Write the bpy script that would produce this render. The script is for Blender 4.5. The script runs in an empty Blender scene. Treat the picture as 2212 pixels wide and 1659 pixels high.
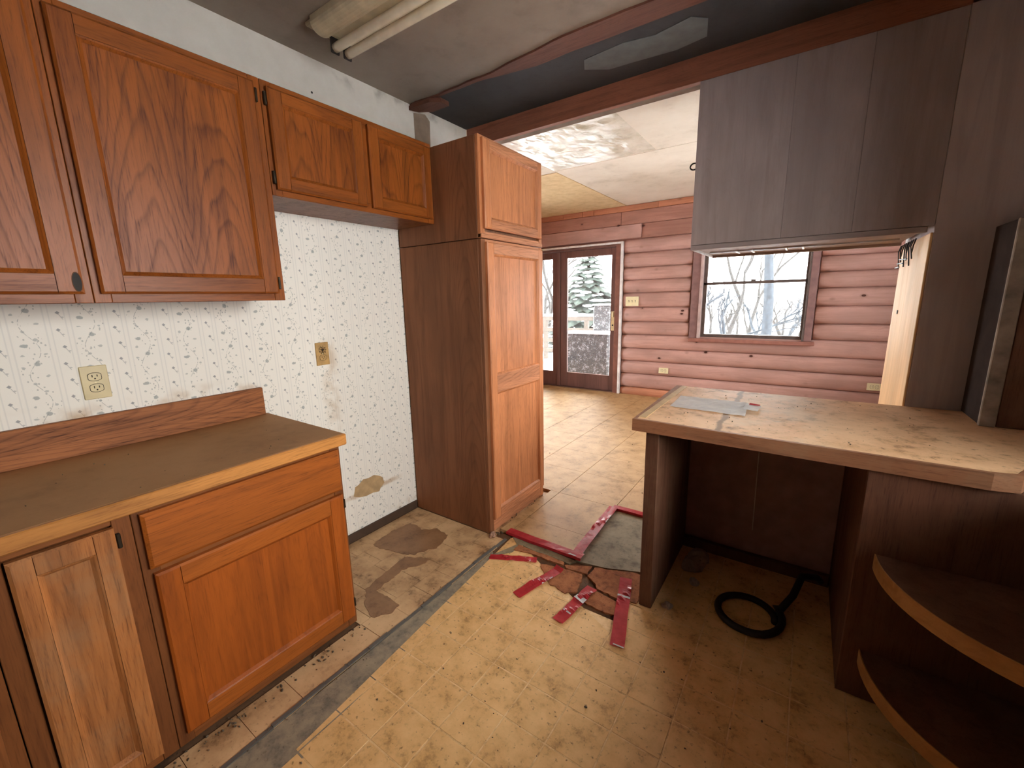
import bpy, bmesh, math, random
from mathutils import Vector, Matrix, noise as mnoise
random.seed(7)
PI = math.pi
scene = bpy.context.scene
COL = scene.collection

# ------------------------------------------------------------------ camera
def make_camera():
    f, yaw, pitch, roll, cx, cz = 912.23, 0.60917, -0.19883, -0.02128, 2.1736, 1.4444
    fw = Vector((-math.sin(yaw)*math.cos(pitch), math.cos(yaw)*math.cos(pitch), math.sin(pitch)))
    r = Vector((math.cos(yaw), math.sin(yaw), 0)); u = r.cross(fw)
    c, s = math.cos(roll), math.sin(roll)
    r2 = c*r + s*u; u2 = -s*r + c*u
    cam = bpy.data.cameras.new('camera'); cam.sensor_width = 36; cam.lens = f/2212*36
    cam.clip_start = 0.02; cam.clip_end = 500
    o = bpy.data.objects.new('camera', cam); COL.objects.link(o)
    m = Matrix((( r2.x, u2.x, -fw.x, cx), (r2.y, u2.y, -fw.y, 0), (r2.z, u2.z, -fw.z, cz), (0, 0, 0, 1)))
    o.matrix_world = m; scene.camera = o
make_camera()

# ------------------------------------------------------------------ world (bright overcast winter sky)
world = bpy.data.worlds.new('overcast'); scene.world = world; world.use_nodes = True
bg = world.node_tree.nodes['Background']; bg.inputs[0].default_value = (1.0, 0.975, 0.945, 1); bg.inputs[1].default_value = 1.0
EXPOSURE = 4.85
scene.view_settings.view_transform = 'Standard'; scene.view_settings.look = 'None'
scene.view_settings.exposure = EXPOSURE; scene.view_settings.gamma = 1; scene.view_settings.use_curve_mapping = False
try:
    scene.cycles.max_bounces = 10; scene.cycles.diffuse_bounces = 6; scene.cycles.transparent_max_bounces = 16
    scene.cycles.sample_clamp_indirect = 4; scene.cycles.caustics_reflective = False; scene.cycles.caustics_refractive = False
except Exception: pass

def portal(name, loc, rot, sx, sy):
    l = bpy.data.lights.new(name, 'AREA'); l.shape = 'RECTANGLE'; l.size = sx; l.size_y = sy; l.cycles.is_portal = True
    o = bpy.data.objects.new(name, l); COL.objects.link(o); o.location = loc; o.rotation_euler = rot
# kitchen window on the right wall, two added dining room windows, far door and far window
KW = (0.3, 1.7, 1.05, 2.3)          # y0,y1,z0,z1 on x = 3.5
DL = (3.8, 4.9, 0.1, 2.1)            # y0,y1,z0,z1 on x = -2.6
DR = (3.4, 5.2, 0.8, 2.15)            # on x = 4.2
portal('portal_kitchen', (3.62, 1.0, 1.675), (0, PI/2, 0), 1.25, 1.4)
portal('portal_dining', (-2.72, 4.35, 1.1), (0, -PI/2, 0), 2.0, 1.1)
portal('portal_dining_right', (4.32, 4.3, 1.475), (0, PI/2, 0), 1.35, 1.8)
portal('portal_door', (-1.1, 6.22, 1.15), (-PI/2, 0, 0), 1.8, 1.8)
portal('portal_window', (1.59, 6.22, 1.41), (-PI/2, 0, 0), 1.05, 1.0)

# ------------------------------------------------------------------ node helpers
def lin(r, g, b):
    f = lambda c: (c/255/12.92) if c/255 <= .04045 else ((c/255+.055)/1.055)**2.4
    return (f(r), f(g), f(b))
class G:
    def __init__(s, name):
        s.m = bpy.data.materials.new(name); s.m.use_nodes = True; s.nt = s.m.node_tree
        s.b = s.nt.nodes['Principled BSDF']; s.out = s.nt.nodes['Material Output']
    def n(s, t, **kw):
        x = s.nt.nodes.new(t)
        for k, v in kw.items(): setattr(x, k, v)
        return x
    def put(s, sock, v):
        if hasattr(v, 'is_output') or isinstance(v, bpy.types.NodeSocket): s.nt.links.new(v, sock)
        else:
            if sock.type == 'RGBA' and len(v) == 3: v = (*v, 1)
            sock.default_value = v
    def math(s, op, a, b=0.0, c=0.0, clamp=False):
        x = s.n('ShaderNodeMath', operation=op, use_clamp=clamp)
        s.put(x.inputs[0], a); s.put(x.inputs[1], b); s.put(x.inputs[2], c); return x.outputs[0]
    def pos(s): return s.n('ShaderNodeNewGeometry').outputs['Position']
    def obj(s): return s.n('ShaderNodeTexCoord').outputs['Object']
    def rnd(s): return s.n('ShaderNodeObjectInfo').outputs['Random']
    def xyz(s, v):
        x = s.n('ShaderNodeSeparateXYZ'); s.put(x.inputs[0], v); return x.outputs
    def comb(s, a, b, c):
        x = s.n('ShaderNodeCombineXYZ')
        for i, v in enumerate((a, b, c)): s.put(x.inputs[i], v)
        return x.outputs[0]
    def mapv(s, v, scale=(1,1,1), loc=(0,0,0)):
        x = s.n('ShaderNodeMapping'); s.put(x.inputs[0], v); s.put(x.inputs['Location'], loc); s.put(x.inputs['Scale'], scale); return x.outputs[0]
    def noise(s, v, scale, detail=4, rough=.55, dist=0):
        x = s.n('ShaderNodeTexNoise'); s.put(x.inputs['Vector'], v); s.put(x.inputs['Scale'], scale)
        s.put(x.inputs['Detail'], detail); s.put(x.inputs['Roughness'], rough); s.put(x.inputs['Distortion'], dist); return x.outputs[0]
    def voro(s, v, scale, feature='F1'):
        x = s.n('ShaderNodeTexVoronoi', feature=feature); s.put(x.inputs['Vector'], v); s.put(x.inputs['Scale'], scale); return x
    def ramp(s, f, stops):
        x = s.n('ShaderNodeValToRGB'); s.put(x.inputs[0], f); e = x.color_ramp.elements
        while len(e) < len(stops): e.new(.5)
        for i, (p, c) in enumerate(stops):
            e[i].position = p; e[i].color = (c, c, c, 1) if not hasattr(c, '__len__') else (*c, 1)
        return x.outputs[0]
    def mix(s, f, a, b, blend='MIX'):
        x = s.n('ShaderNodeMix', data_type='RGBA', blend_type=blend); s.put(x.inputs[0], f); s.put(x.inputs[6], a); s.put(x.inputs[7], b); return x.outputs[2]
    def sstep(s, v, lo, hi):
        x = s.n('ShaderNodeMapRange', interpolation_type='SMOOTHSTEP'); s.put(x.inputs[0], v); s.put(x.inputs[1], lo); s.put(x.inputs[2], hi); return x.outputs[0]
    def bump(s, h, strength=.3, dist=.002):
        x = s.n('ShaderNodeBump'); s.put(x.inputs['Height'], h); s.put(x.inputs['Strength'], strength); s.put(x.inputs['Distance'], dist)
        s.put(s.b.inputs['Normal'], x.outputs[0])
    def fin(s, col, rough=.6, spec=.5, metal=0):
        s.put(s.b.inputs['Base Color'], col); s.put(s.b.inputs['Roughness'], rough); s.put(s.b.inputs['Specular IOR Level'], spec); s.put(s.b.inputs['Metallic'], metal)
        return s.m
MATS = {}
def plain(name, rgb, rough=.6, spec=.4, metal=0, var=.12, sc=12):
    if name in MATS: return MATS[name]
    g = G(name); n = g.noise(g.obj(), sc, 4)
    d = tuple(c*(1-var*2) for c in rgb); h = tuple(min(1, c*(1+var)) for c in rgb)
    g.fin(g.ramp(n, [(.3, d), (.7, h)]), rough, spec, metal); MATS[name] = g.m; return g.m

# oak with pores and cathedral figure; axis = grain direction
def oak(name, light, dark, axis='z', rough=.38, cath=0.0, dusty=.0, pore=1.0):
    g = G(name); v = g.xyz(g.obj()); rn = g.rnd()
    off = g.math('MULTIPLY', rn, 37.0)
    ax = {'x': 0, 'y': 1, 'z': 2}[axis]; o1, o2 = [i for i in range(3) if i != ax]
    L = g.math('ADD', v[ax], off)
    a = g.math('ADD', v[o1], g.math('MULTIPLY', off, .31)); b = v[o2]
    grain = g.noise(g.comb(g.math('MULTIPLY', a, 14), g.math('MULTIPLY', b, 14), g.math('MULTIPLY', L, .9)), 1.6, 5, .6, .8)
    fine = g.noise(g.comb(g.math('MULTIPLY', a, 120), g.math('MULTIPLY', b, 120), g.math('MULTIPLY', L, 5)), 2.2, 3, .7)
    # figure: elongated rings
    wob = g.noise(g.comb(g.math('MULTIPLY', a, 3.5), g.math('MULTIPLY', b, 3.5), g.math('MULTIPLY', L, .7)), 2.0, 2, .5)
    wide = g.math('ADD', v[o1], v[o2])
    wide = g.math('SUBTRACT', g.math('ABSOLUTE', wide), .10)
    par = g.math('MULTIPLY', g.math('MULTIPLY', wide, wide), 55.0)
    ring = g.math('ADD', g.math('ADD', g.math('MULTIPLY', L, 1.3), par), g.math('MULTIPLY', wob, 0.9 if cath else 3.0))
    rs = g.math('FRACT', g.math('MULTIPLY', ring, 5.5))
    rr = g.ramp(rs, [(0, .0), (.6, .08), (.86, 1), (1, .0)])
    pores = g.math('MULTIPLY', g.sstep(fine, .5, .72), .55*pore)
    m = g.math('ADD', g.math('MULTIPLY', g.sstep(grain, .42, .68), .45), pores, clamp=True)
    m = g.math('ADD', m, g.math('MULTIPLY', rr, .42*cath if cath else .12), clamp=True)
    big = g.noise(g.comb(g.math('MULTIPLY', a, 3), g.math('MULTIPLY', b, 3), g.math('MULTIPLY', L, 1.2)), 1.2, 3)
    base = g.mix(g.sstep(big, .3, .7), tuple(c*.82 for c in light), tuple(min(1, c*1.12) for c in light))
    col = g.mix(m, base, dark)
    if dusty:
        dn = g.noise(g.pos(), 6, 5, .65); col = g.mix(g.math('MULTIPLY', g.sstep(dn, .42, .75), dusty), col, lin(150, 128, 100))
    g.bump(g.math('ADD', fine, g.math('MULTIPLY', rr, .3)), .12, .0015)
    ro = g.math('ADD', g.math('MULTIPLY', m, .12), rough)
    g.fin(col, ro, .24); MATS[name] = g.m; return g.m

OL, OD = (.27, .072, .011), (.085, .018, .003)
oak_v = oak('oak_vertical', OL, OD, 'z')
oak_p = oak('oak_panel', OL, OD, 'z', cath=1.0)
oak_h = oak('oak_horizontal', OL, OD, 'y')
oak_dk = oak('oak_frame', (.20, .066, .02), (.07, .02, .006), 'z', pore=.7)
oak_dkh = oak('oak_frame_horizontal', (.24, .078, .022), (.08, .024, .007), 'y', pore=.7)
oak_b = oak('oak_base_vertical', (.34, .080, .010), (.15, .032, .004), 'z', rough=.42, pore=.6)
oak_bh = oak('oak_base_horizontal', (.36, .095, .014), (.13, .032, .005), 'y', rough=.42)
oak_worn = oak('oak_worn', (.40, .145, .042), (.13, .04, .01), 'z', rough=.5, cath=.4, dusty=.25)
edge_oak = oak('oak_edge', (.55, .23, .06), (.2, .07, .017), 'y', rough=.4)
split_oak = oak('oak_backsplash', (.36, .125, .04), (.07, .02, .008), 'y', rough=.5, cath=.8)
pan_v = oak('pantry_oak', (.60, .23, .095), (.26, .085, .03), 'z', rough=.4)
pan_h = oak('pantry_oak_rail', (.60, .25, .12), (.26, .095, .042), 'y', rough=.42, cath=.8)
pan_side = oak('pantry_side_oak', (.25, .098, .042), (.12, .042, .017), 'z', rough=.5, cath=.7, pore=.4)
dark_wood = oak('dark_stained_wood', (.33, .265, .255), (.24, .19, .183), 'z', rough=.55, pore=.3)  # hanging cabinet wood, lightened to carry the flare haze over it
dark_woodx = oak('dark_stained_wood_haze_x', (.33, .265, .255), (.24, .19, .183), 'x', rough=.55, pore=.3)
pen_wood = oak('peninsula_wood', (.135, .055, .03), (.06, .022, .012), 'z', rough=.6, dusty=.15)
pen_edge = oak('peninsula_edge', (.30, .125, .06), (.12, .045, .022), 'x', rough=.55, dusty=.3)
trim_wood = oak('trim_wood', (.15, .055, .032), (.07, .026, .016), 'x', rough=.7)
head_wood = oak('header_wood', (.29, .105, .058), (.13, .046, .027), 'x', rough=.6)
pine = oak('pine', (.78, .52, .27), (.62, .36, .16), 'z', rough=.6, pore=.25)
shelf_edge = oak('shelf_edge', (.45, .22, .07), (.3, .13, .04), 'x', rough=.5, pore=.3)
log_m = oak('log_stain', (.52, .315, .28), (.35, .20, .172), 'x', rough=.55, pore=.35)
log_up = oak('board_stain', (.42, .215, .17), (.26, .12, .092), 'x', rough=.55, pore=.4)
log_or = oak('board_orange', (.52, .23, .135), (.33, .125, .075), 'x', rough=.55, pore=.3)
door_br = oak('door_brown', (.17, .085, .072), (.10, .048, .04), 'z', rough=.45, pore=.3)
deck_m = plain('deck_grey', (.05, .04, .032), .8)

def knots(m):      # dark knots along the log
    g = G.__new__(G); g.m = m; g.nt = m.node_tree; g.b = g.nt.nodes['Principled BSDF']
    src = g.b.inputs['Base Color'].links[0].from_socket
    v = g.voro(g.mapv(g.pos(), (1, 0, 1.6)), 4.2); d = v.outputs['Distance']
    k = g.math('MULTIPLY', g.math('LESS_THAN', d, .085), .65)
    halo = g.math('MULTIPLY', g.sstep(d, .2, .06), .35)
    g.put(g.b.inputs['Base Color'], g.mix(g.math('ADD', k, halo, clamp=True), src, (.07, .022, .016)))
for m_ in (log_m, log_up, log_or): knots(m_)

def wallpaper():
    g = G('wallpaper'); p = g.xyz(g.pos()); y, z = p[1], p[2]
    U = g.math('DIVIDE', g.math('SUBTRACT', y, .4), .151)
    ci = g.math('ROUND', U); fy = g.math('MULTIPLY', g.math('SUBTRACT', U, ci), .151)
    odd = g.math('FLOORED_MODULO', ci, 2.0)
    zz = g.math('ADD', g.math('SUBTRACT', z, 1.349), g.math('MULTIPLY', odd, .09))
    V = g.math('DIVIDE', zz, .18); fz = g.math('MULTIPLY', g.math('SUBTRACT', V, g.math('ROUND', V)), .18)
    th = g.math('MULTIPLY', V, 2*PI)
    stem = g.math('MULTIPLY', g.math('SINE', th), .019)
    ds = g.math('ABSOLUTE', g.math('SUBTRACT', fy, stem))
    nz = g.noise(g.pos(), 90, 2)
    line = g.math('MULTIPLY', g.math('LESS_THAN', ds, .0011), g.sstep(nz, .42, .55))
    def blob(cy, cz, r, sy=1.0):
        a = g.math('DIVIDE', g.math('SUBTRACT', fy, cy), sy); b = g.math('SUBTRACT', fz, cz)
        d = g.math('SQRT', g.math('ADD', g.math('MULTIPLY', a, a), g.math('MULTIPLY', b, b)))
        d = g.math('ADD', d, g.math('MULTIPLY', g.math('SUBTRACT', nz, .5), .010))
        return g.sstep(d, r, r*.6)
    rose = g.math('MAXIMUM', blob(.004, 0, .0095), blob(-.018, .062, .0075, 1.5))
    for (cy, cz, r) in ((.022, -.045, .005), (-.012, -.070, .0045), (.028, .03, .004), (-.026, .03, .004), (.012, .082, .005), (-.03, -.012, .0045)):
        rose = g.math('MAXIMUM', rose, g.math('MULTIPLY', blob(cy, cz, r, 1.3), .75))
    vo = g.voro(g.mapv(g.pos(), (1, 1.25, .9)), 95)
    leaf = g.math('MULTIPLY', g.math('LESS_THAN', vo.outputs['Distance'], .30), g.math('LESS_THAN', ds, .024))
    leaf = g.math('MULTIPLY', leaf, g.math('GREATER_THAN', g.xyz(vo.outputs['Color'])[0], .38))
    # small flowers between the vines
    fy2 = g.math('MULTIPLY', g.math('SUBTRACT', g.math('FRACT', U), .5), .151)
    V2 = g.math('DIVIDE', g.math('SUBTRACT', z, 1.25), .06); k2 = g.math('ROUND', V2)
    fz2 = g.math('MULTIPLY', g.math('SUBTRACT', V2, k2), .06)
    sh = g.math('MULTIPLY', g.math('SUBTRACT', g.math('FLOORED_MODULO', k2, 2.0), .5), .007)
    fy3 = g.math('SUBTRACT', fy2, sh)
    dia = g.math('ADD', g.math('ABSOLUTE', fy3), g.math('ABSOLUTE', fz2))
    small = g.sstep(dia, .0075, .0045)
    dgn = g.math('ADD', fy3, g.math('MULTIPLY', fz2, .45))
    stm2 = g.math('MULTIPLY', g.math('LESS_THAN', g.math('ABSOLUTE', dgn), .0011), g.math('MULTIPLY', g.math('LESS_THAN', fz2, -.004), g.math('GREATER_THAN', fz2, -.024)))
    lf2 = g.math('ADD', g.math('ABSOLUTE', g.math('SUBTRACT', fy3, .010)), g.math('MULTIPLY', g.math('ABSOLUTE', g.math('ADD', fz2, .016)), 1.8))
    stm2 = g.math('MAXIMUM', stm2, g.sstep(lf2, .0065, .004))
    # pin stripes
    afy = g.math('ABSOLUTE', fy)
    st = g.math('MAXIMUM', g.sstep(g.math('ABSOLUTE', g.math('SUBTRACT', afy, .043)), .003, .001), g.sstep(g.math('ABSOLUTE', g.math('SUBTRACT', afy, .056)), .0025, .001))
    st = g.math('MULTIPLY', st, .17)
    base = lin(238, 232, 222)
    col = g.mix(st, base, (.33, .34, .36))
    col = g.mix(g.math('MULTIPLY', g.math('MAXIMUM', g.math('MULTIPLY', leaf, .5), g.math('MULTIPLY', line, .55)), 1.0), col, (.24, .25, .24))
    col = g.mix(g.math('MULTIPLY', rose, .62), col, (.20, .23, .23))
    col = g.mix(g.math('MULTIPLY', g.math('MAXIMUM', small, g.math('MULTIPLY', stm2, .6)), .75), col, (.20, .20, .22))
    # age: water marks under the second outlet, along the backsplash and near the floor
    nn = g.noise(g.pos(), 9, 5, .65)
    w1 = g.math('MULTIPLY', g.math('MULTIPLY', g.sstep(g.math('ABSOLUTE', g.math('SUBTRACT', y, 1.335)), .075, .01), g.sstep(z, 1.30, 1.16)), g.sstep(z, .6, .95))
    w1 = g.math('MULTIPLY', w1, g.sstep(nn, .35, .65))
    w2 = g.math('MULTIPLY', g.sstep(z, 1.12, 1.05), g.math('MULTIPLY', g.sstep(g.noise(g.pos(), 5, 4), .5, .72), g.math('LESS_THAN', y, .97)))
    w3 = g.math('MULTIPLY', g.sstep(g.math('ABSOLUTE', g.math('SUBTRACT', g.math('ADD', z, g.math('MULTIPLY', nn, .03)), .295)), .022, .004), g.sstep(g.math('ABSOLUTE', g.math('SUBTRACT', y, 1.55)), .26, .12))
    w4 = g.math('MULTIPLY', g.sstep(z, .13, .04), g.sstep(nn, .5, .7))
    w = g.math('ADD', g.math('ADD', g.math('MULTIPLY', w1, .5), g.math('MULTIPLY', w2, .8)), g.math('ADD', g.math('MULTIPLY', w3, .6), g.math('MULTIPLY', w4, .8)), clamp=True)
    col = g.mix(w, col, lin(178, 140, 92))
    # painted strip above the cabinets
    paint = g.mix(g.noise(g.pos(), 14, 3), lin(186, 176, 164), lin(204, 196, 186))
    soot = g.math('MULTIPLY', g.sstep(g.noise(g.pos(), 7, 4), .5, .75), g.sstep(z, 2.52, 2.65))
    paint = g.mix(g.math('MULTIPLY', soot, .6), paint, lin(96, 82, 70))
    col = g.mix(g.math('GREATER_THAN', z, 2.33), col, paint)
    g.fin(col, .75, .25); return g.m
WP = wallpaper()

def dirty(name, a, b, dark, sc=6, rough=.7, amt=.8, spk=70, spa=.6, spec=.35, bumps=.15):
    g = G(name); P = g.pos()
    n1 = g.noise(P, sc, 6, .65); n2 = g.noise(P, sc*4.3, 5, .7); n3 = g.noise(P, spk, 3, .6)
    col = g.mix(g.sstep(n1, .3, .7), a, b)
    m = g.math('MULTIPLY', g.sstep(g.math('MULTIPLY', g.math('ADD', n1, n2), .5), .5, .68), amt)
    m = g.math('ADD', m, g.math('MULTIPLY', g.sstep(n3, .60, .74), spa), clamp=True)
    col = g.mix(m, col, dark)
    g.bump(n2, bumps, .003)
    g.fin(col, rough, spec); MATS[name] = g.m; return g.m
tile_m = dirty('vinyl_tile', lin(234, 190, 132), lin(214, 168, 108), lin(92, 60, 28), 9, .62, .5, 55, .7)
grout_m = dirty('vinyl_grout', lin(238, 202, 150), lin(210, 168, 114), lin(130, 92, 52), 14, .7, .7)
old_m = dirty('old_tile', lin(216, 178, 134), lin(174, 134, 94), lin(90, 56, 34), 3.6, .5, .9, 60, .45)
mud_m = dirty('subfloor', lin(112, 80, 54), lin(88, 60, 38), lin(50, 34, 22), 7, .85, .7)
lino_m = dirty('blue_linoleum', lin(160, 144, 120), lin(120, 112, 100), lin(74, 60, 46), 16, .55, .5, 60, .4)
dine_m = dirty('dining_floor', lin(192, 156, 112), lin(172, 136, 92), lin(100, 70, 40), 7, .55, .5, 55, .55, .22, .25)
ply_m = dirty('plywood_patch', lin(150, 138, 112), lin(120, 106, 80), lin(66, 52, 34), 8, .75, .8)
rust_m = dirty('crumbled_board', lin(168, 108, 70), lin(138, 84, 52), lin(58, 34, 20), 20, .9, .6, 120, .6, .2, .6)
ceil_m = dirty('kitchen_ceiling', lin(150, 136, 122), lin(134, 120, 106), lin(98, 84, 72), 1.4, .8, .35, 200, .05)
dceil_m = dirty('dining_ceiling', lin(226, 218, 204), lin(212, 202, 186), lin(170, 160, 140), 2.2, .7, .35, 30, .05)
popc_m = dirty('popcorn_ceiling', lin(222, 200, 160), lin(208, 184, 142), lin(170, 146, 106), 9, .9, .3, 160, .25, .2, .8)
film_m = dirty('plastic_film', lin(228, 224, 212), lin(196, 190, 170), lin(160, 154, 130), 3.5, .25, .6, 30, .1, .5, .5)
dark_ceil = dirty('bare_ceiling_strip', (.040, .036, .036), (.030, .027, .027), (.018, .014, .012), 4, .85, .4)
top_m = dirty('dusty_laminate', lin(172, 128, 86), lin(160, 116, 74), lin(112, 80, 50), 3, .72, .35, 120, .15)
pen_top = dirty('peninsula_laminate', lin(234, 192, 150), lin(212, 166, 122), lin(118, 80, 50), 6, .6, .75, 45, .55, .25)
wallw_m = plain('plaster_wall', lin(196, 186, 172), .8)
patch_m = plain('bare_patch', lin(128, 108, 90), .85)
torn_m = plain('bare_wall_paper_backing', lin(186, 154, 112), .85, sc=20)
tape_m = None
def tape():
    g = G('red_tape'); n = g.noise(g.obj(), 25, 4)
    g.bump(g.noise(g.obj(), 60, 3), .25, .002)
    return g.fin(g.ramp(n, [(.3, (.56, .022, .036)), (.7, (.74, .06, .08))]), .28, .5)
tape_m = tape(); tapew_m = plain('tape_adhesive_white', (.8, .8, .8), .4)
black_m = plain('black_rubber', (.012, .012, .013), .5)
dkmetal = plain('dark_bronze_metal', (.05, .035, .022), .4, .5, .8)
brass_m = plain('brass_plate', (.75, .62, .36), .35, .5, .3)
ivory_m = plain('ivory_plastic', lin(206, 186, 140), .4, .5, var=.05)
ivory2_m = plain('browned_ivory_plastic', lin(186, 146, 88), .5, .4, var=.12, sc=30)
ivory3_m = plain('pale_plastic', lin(232, 224, 186), .4, .5, var=.05)
slot_m = plain('dark_slot', (.02, .014, .01), .7)
whitep = plain('white_painted_wood', (.80, .78, .78), .5)
lampw = plain('aged_white_enamel', lin(206, 192, 160), .4)
tube_m = plain('fluorescent_glass', lin(232, 222, 198), .25, .5, var=.06)
paper_m = plain('white_paper', (.93, .95, 1.0), .6, var=.04, sc=20)
rag_m = plain('crumpled_rag', (.30, .22, .17), .9)
snow_m = plain('snow', (.86, .88, .92), .8, var=.03)
bark_m = plain('bark', (.020, .018, .017), .9, var=.3)
bluebark = plain('cold_bark', (.016, .021, .028), .9, var=.3)
spruce_m = plain('spruce_needles', (.011, .020, .015), .8, var=.3, sc=6)
greybox_m = dirty('snow_speckled_cover', (.030, .034, .038), (.022, .026, .030), (.5, .52, .54), 14, .8, .9, 40, .9)
aluminium = plain('window_aluminium', (.16, .13, .12), .4, .5, .5)
pale_strip_m = plain('pale_strip_tone', (.62, .64, .68), .35, .5, .7)
crumb_m = plain('debris', (.14, .10, .065), .95, var=.4, sc=200)

def glass(name, dirt=0.06, speck=0.0):
    g = G(name); nt = g.nt
    tr = g.n('ShaderNodeBsdfTransparent'); tr.inputs[0].default_value = (.96, .98, .98, 1)
    gl = g.n('ShaderNodeBsdfGlossy'); gl.inputs['Roughness'].default_value = .03
    fr = g.n('ShaderNodeFresnel'); fr.inputs[0].default_value = 1.45
    a = g.n('ShaderNodeMixShader'); g.put(a.inputs[0], fr.outputs[0]); g.put(a.inputs[1], tr.outputs[0]); g.put(a.inputs[2], gl.outputs[0])
    df = g.n('ShaderNodeBsdfDiffuse'); df.inputs[0].default_value = (.7, .74, .78, 1)
    n = g.sstep(g.noise(g.pos(), 60, 4, .7), .45, .7)
    d = g.math('ADD', g.math('MULTIPLY', n, speck), dirt)
    b = g.n('ShaderNodeMixShader'); g.put(b.inputs[0], d); g.put(b.inputs[1], a.outputs[0]); g.put(b.inputs[2], df.outputs[0])
    nt.links.new(b.outputs[0], g.out.inputs[0]); return g.m
glass_m = glass('window_glass', .04, .08); glass_d = glass('door_glass', .06, .12)

# ------------------------------------------------------------------ geometry helpers
WL = {}                                            # world origins, so that children can be placed
def link(name, me, parent, origin):
    o = bpy.data.objects.new(name, me); COL.objects.link(o); origin = Vector(origin); WL[o.name] = origin
    if parent is not None: o.parent = parent; o.location = origin - WL[parent.name]
    else: o.location = origin
    return o
def bm_obj(name, bm, mat, parent=None, origin=None, smooth=False):
    if origin is None:
        xs = [v.co for v in bm.verts]
        origin = Vector([(min(c[i] for c in xs)+max(c[i] for c in xs))/2 for i in range(3)])
    origin = Vector(origin)
    for v in bm.verts: v.co -= origin
    bmesh.ops.recalc_face_normals(bm, faces=bm.faces)
    me = bpy.data.meshes.new(name); bm.to_mesh(me); bm.free()
    if smooth:
        for p in me.polygons: p.use_smooth = True
    me.materials.append(mat)
    return link(name, me, parent, origin)
def tag(o, label=None, cat=None, group=None, kind=None):
    if label: o['label'] = label
    if cat: o['category'] = cat
    if group: o['group'] = group
    if kind: o['kind'] = kind
    return o
def thing(name, label, cat, loc, group=None):
    o = link(name, None, None, loc); o.empty_display_size = .1; return tag(o, label, cat, group)
def struct(o): o['kind'] = 'structure'; return o
def sempty(name, loc): return struct(link(name, None, None, loc))
def addbox(bm, x0, x1, y0, y1, z0, z1, bev=0):
    vs = [bm.verts.new(p) for p in ((x0,y0,z0),(x1,y0,z0),(x1,y1,z0),(x0,y1,z0),(x0,y0,z1),(x1,y0,z1),(x1,y1,z1),(x0,y1,z1))]
    fs = [bm.faces.new([vs[i] for i in f]) for f in ((0,3,2,1),(4,5,6,7),(0,1,5,4),(1,2,6,5),(2,3,7,6),(3,0,4,7))]
    if bev:
        es = list({e for f in fs for e in f.edges})
        bmesh.ops.bevel(bm, geom=es, offset=bev, segments=1, affect='EDGES', profile=.5)
def box(name, x, y, z, mat, parent=None, bev=.0015):
    bm = bmesh.new(); addbox(bm, *x, *y, *z, bev); return bm_obj(name, bm, mat, parent)
def prism(name, poly, z0, z1, mat, parent=None, bev=0, axis='z', smooth=False):
    bm = bmesh.new()
    f3 = {'z': lambda a, b, c: (a, b, c), 'x': lambda a, b, c: (c, a, b), 'y': lambda a, b, c: (a, c, b)}[axis]
    lo = [bm.verts.new(f3(a, b, z0)) for a, b in poly]; hi = [bm.verts.new(f3(a, b, z1)) for a, b in poly]
    n = len(poly); bm.faces.new(lo[::-1]); top = bm.faces.new(hi)
    for i in range(n): bm.faces.new((lo[i], lo[(i+1) % n], hi[(i+1) % n], hi[i]))
    if bev: bmesh.ops.bevel(bm, geom=list(top.edges), offset=bev, segments=1, affect='EDGES', profile=.5)
    return bm_obj(name, bm, mat, parent, smooth=smooth)
def tube_bm(bm, pts, radii, seg=8, cap=True):
    pts = [Vector(p) for p in pts]; rings = []
    if not hasattr(radii, '__len__'): radii = [radii]*len(pts)
    up = Vector((0, 0, 1)); prev = None
    for i, p in enumerate(pts):
        d = (pts[min(i+1, len(pts)-1)] - pts[max(i-1, 0)]).normalized()
        if prev is None:
            a = d.cross(up) if abs(d.dot(up)) < .95 else d.cross(Vector((1, 0, 0)))
        else: a = prev - d*prev.dot(d)
        a.normalize(); prev = a; b = d.cross(a)
        rings.append([bm.verts.new(p + radii[i]*(math.cos(2*PI*k/seg)*a + math.sin(2*PI*k/seg)*b)) for k in range(seg)])
    for r0, r1 in zip(rings, rings[1:]):
        for k in range(seg): bm.faces.new((r0[k], r0[(k+1) % seg], r1[(k+1) % seg], r1[k]))
    if cap: bm.faces.new(rings[0][::-1]); bm.faces.new(rings[-1])
def tube(name, pts, r, mat, parent=None, seg=8):
    bm = bmesh.new(); tube_bm(bm, pts, r, seg); return bm_obj(name, bm, mat, parent, smooth=True)
def wallgrid(name, ax, pos, thick, u, v, holes, mat, parent=None):
    """a wall in plane ax=pos..pos+thick over u x v with rectangular holes"""
    us = sorted({u[0], u[1], *[h[0] for h in holes], *[h[1] for h in holes]}); vs = sorted({v[0], v[1], *[h[2] for h in holes], *[h[3] for h in holes]})
    bm = bmesh.new(); a, b = sorted((pos, pos+thick))
    for i in range(len(us)-1):
        for j in range(len(vs)-1):
            cu, cv = (us[i]+us[i+1])/2, (vs[j]+vs[j+1])/2
            if any(h[0] < cu < h[1] and h[2] < cv < h[3] for h in holes): continue
            if ax == 'x': addbox(bm, a, b, us[i], us[i+1], vs[j], vs[j+1])
            else: addbox(bm, us[i], us[i+1], a, b, vs[j], vs[j+1])
    bmesh.ops.remove_doubles(bm, verts=bm.verts, dist=1e-5)
    return struct(bm_obj(name, bm, mat, parent))

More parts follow.
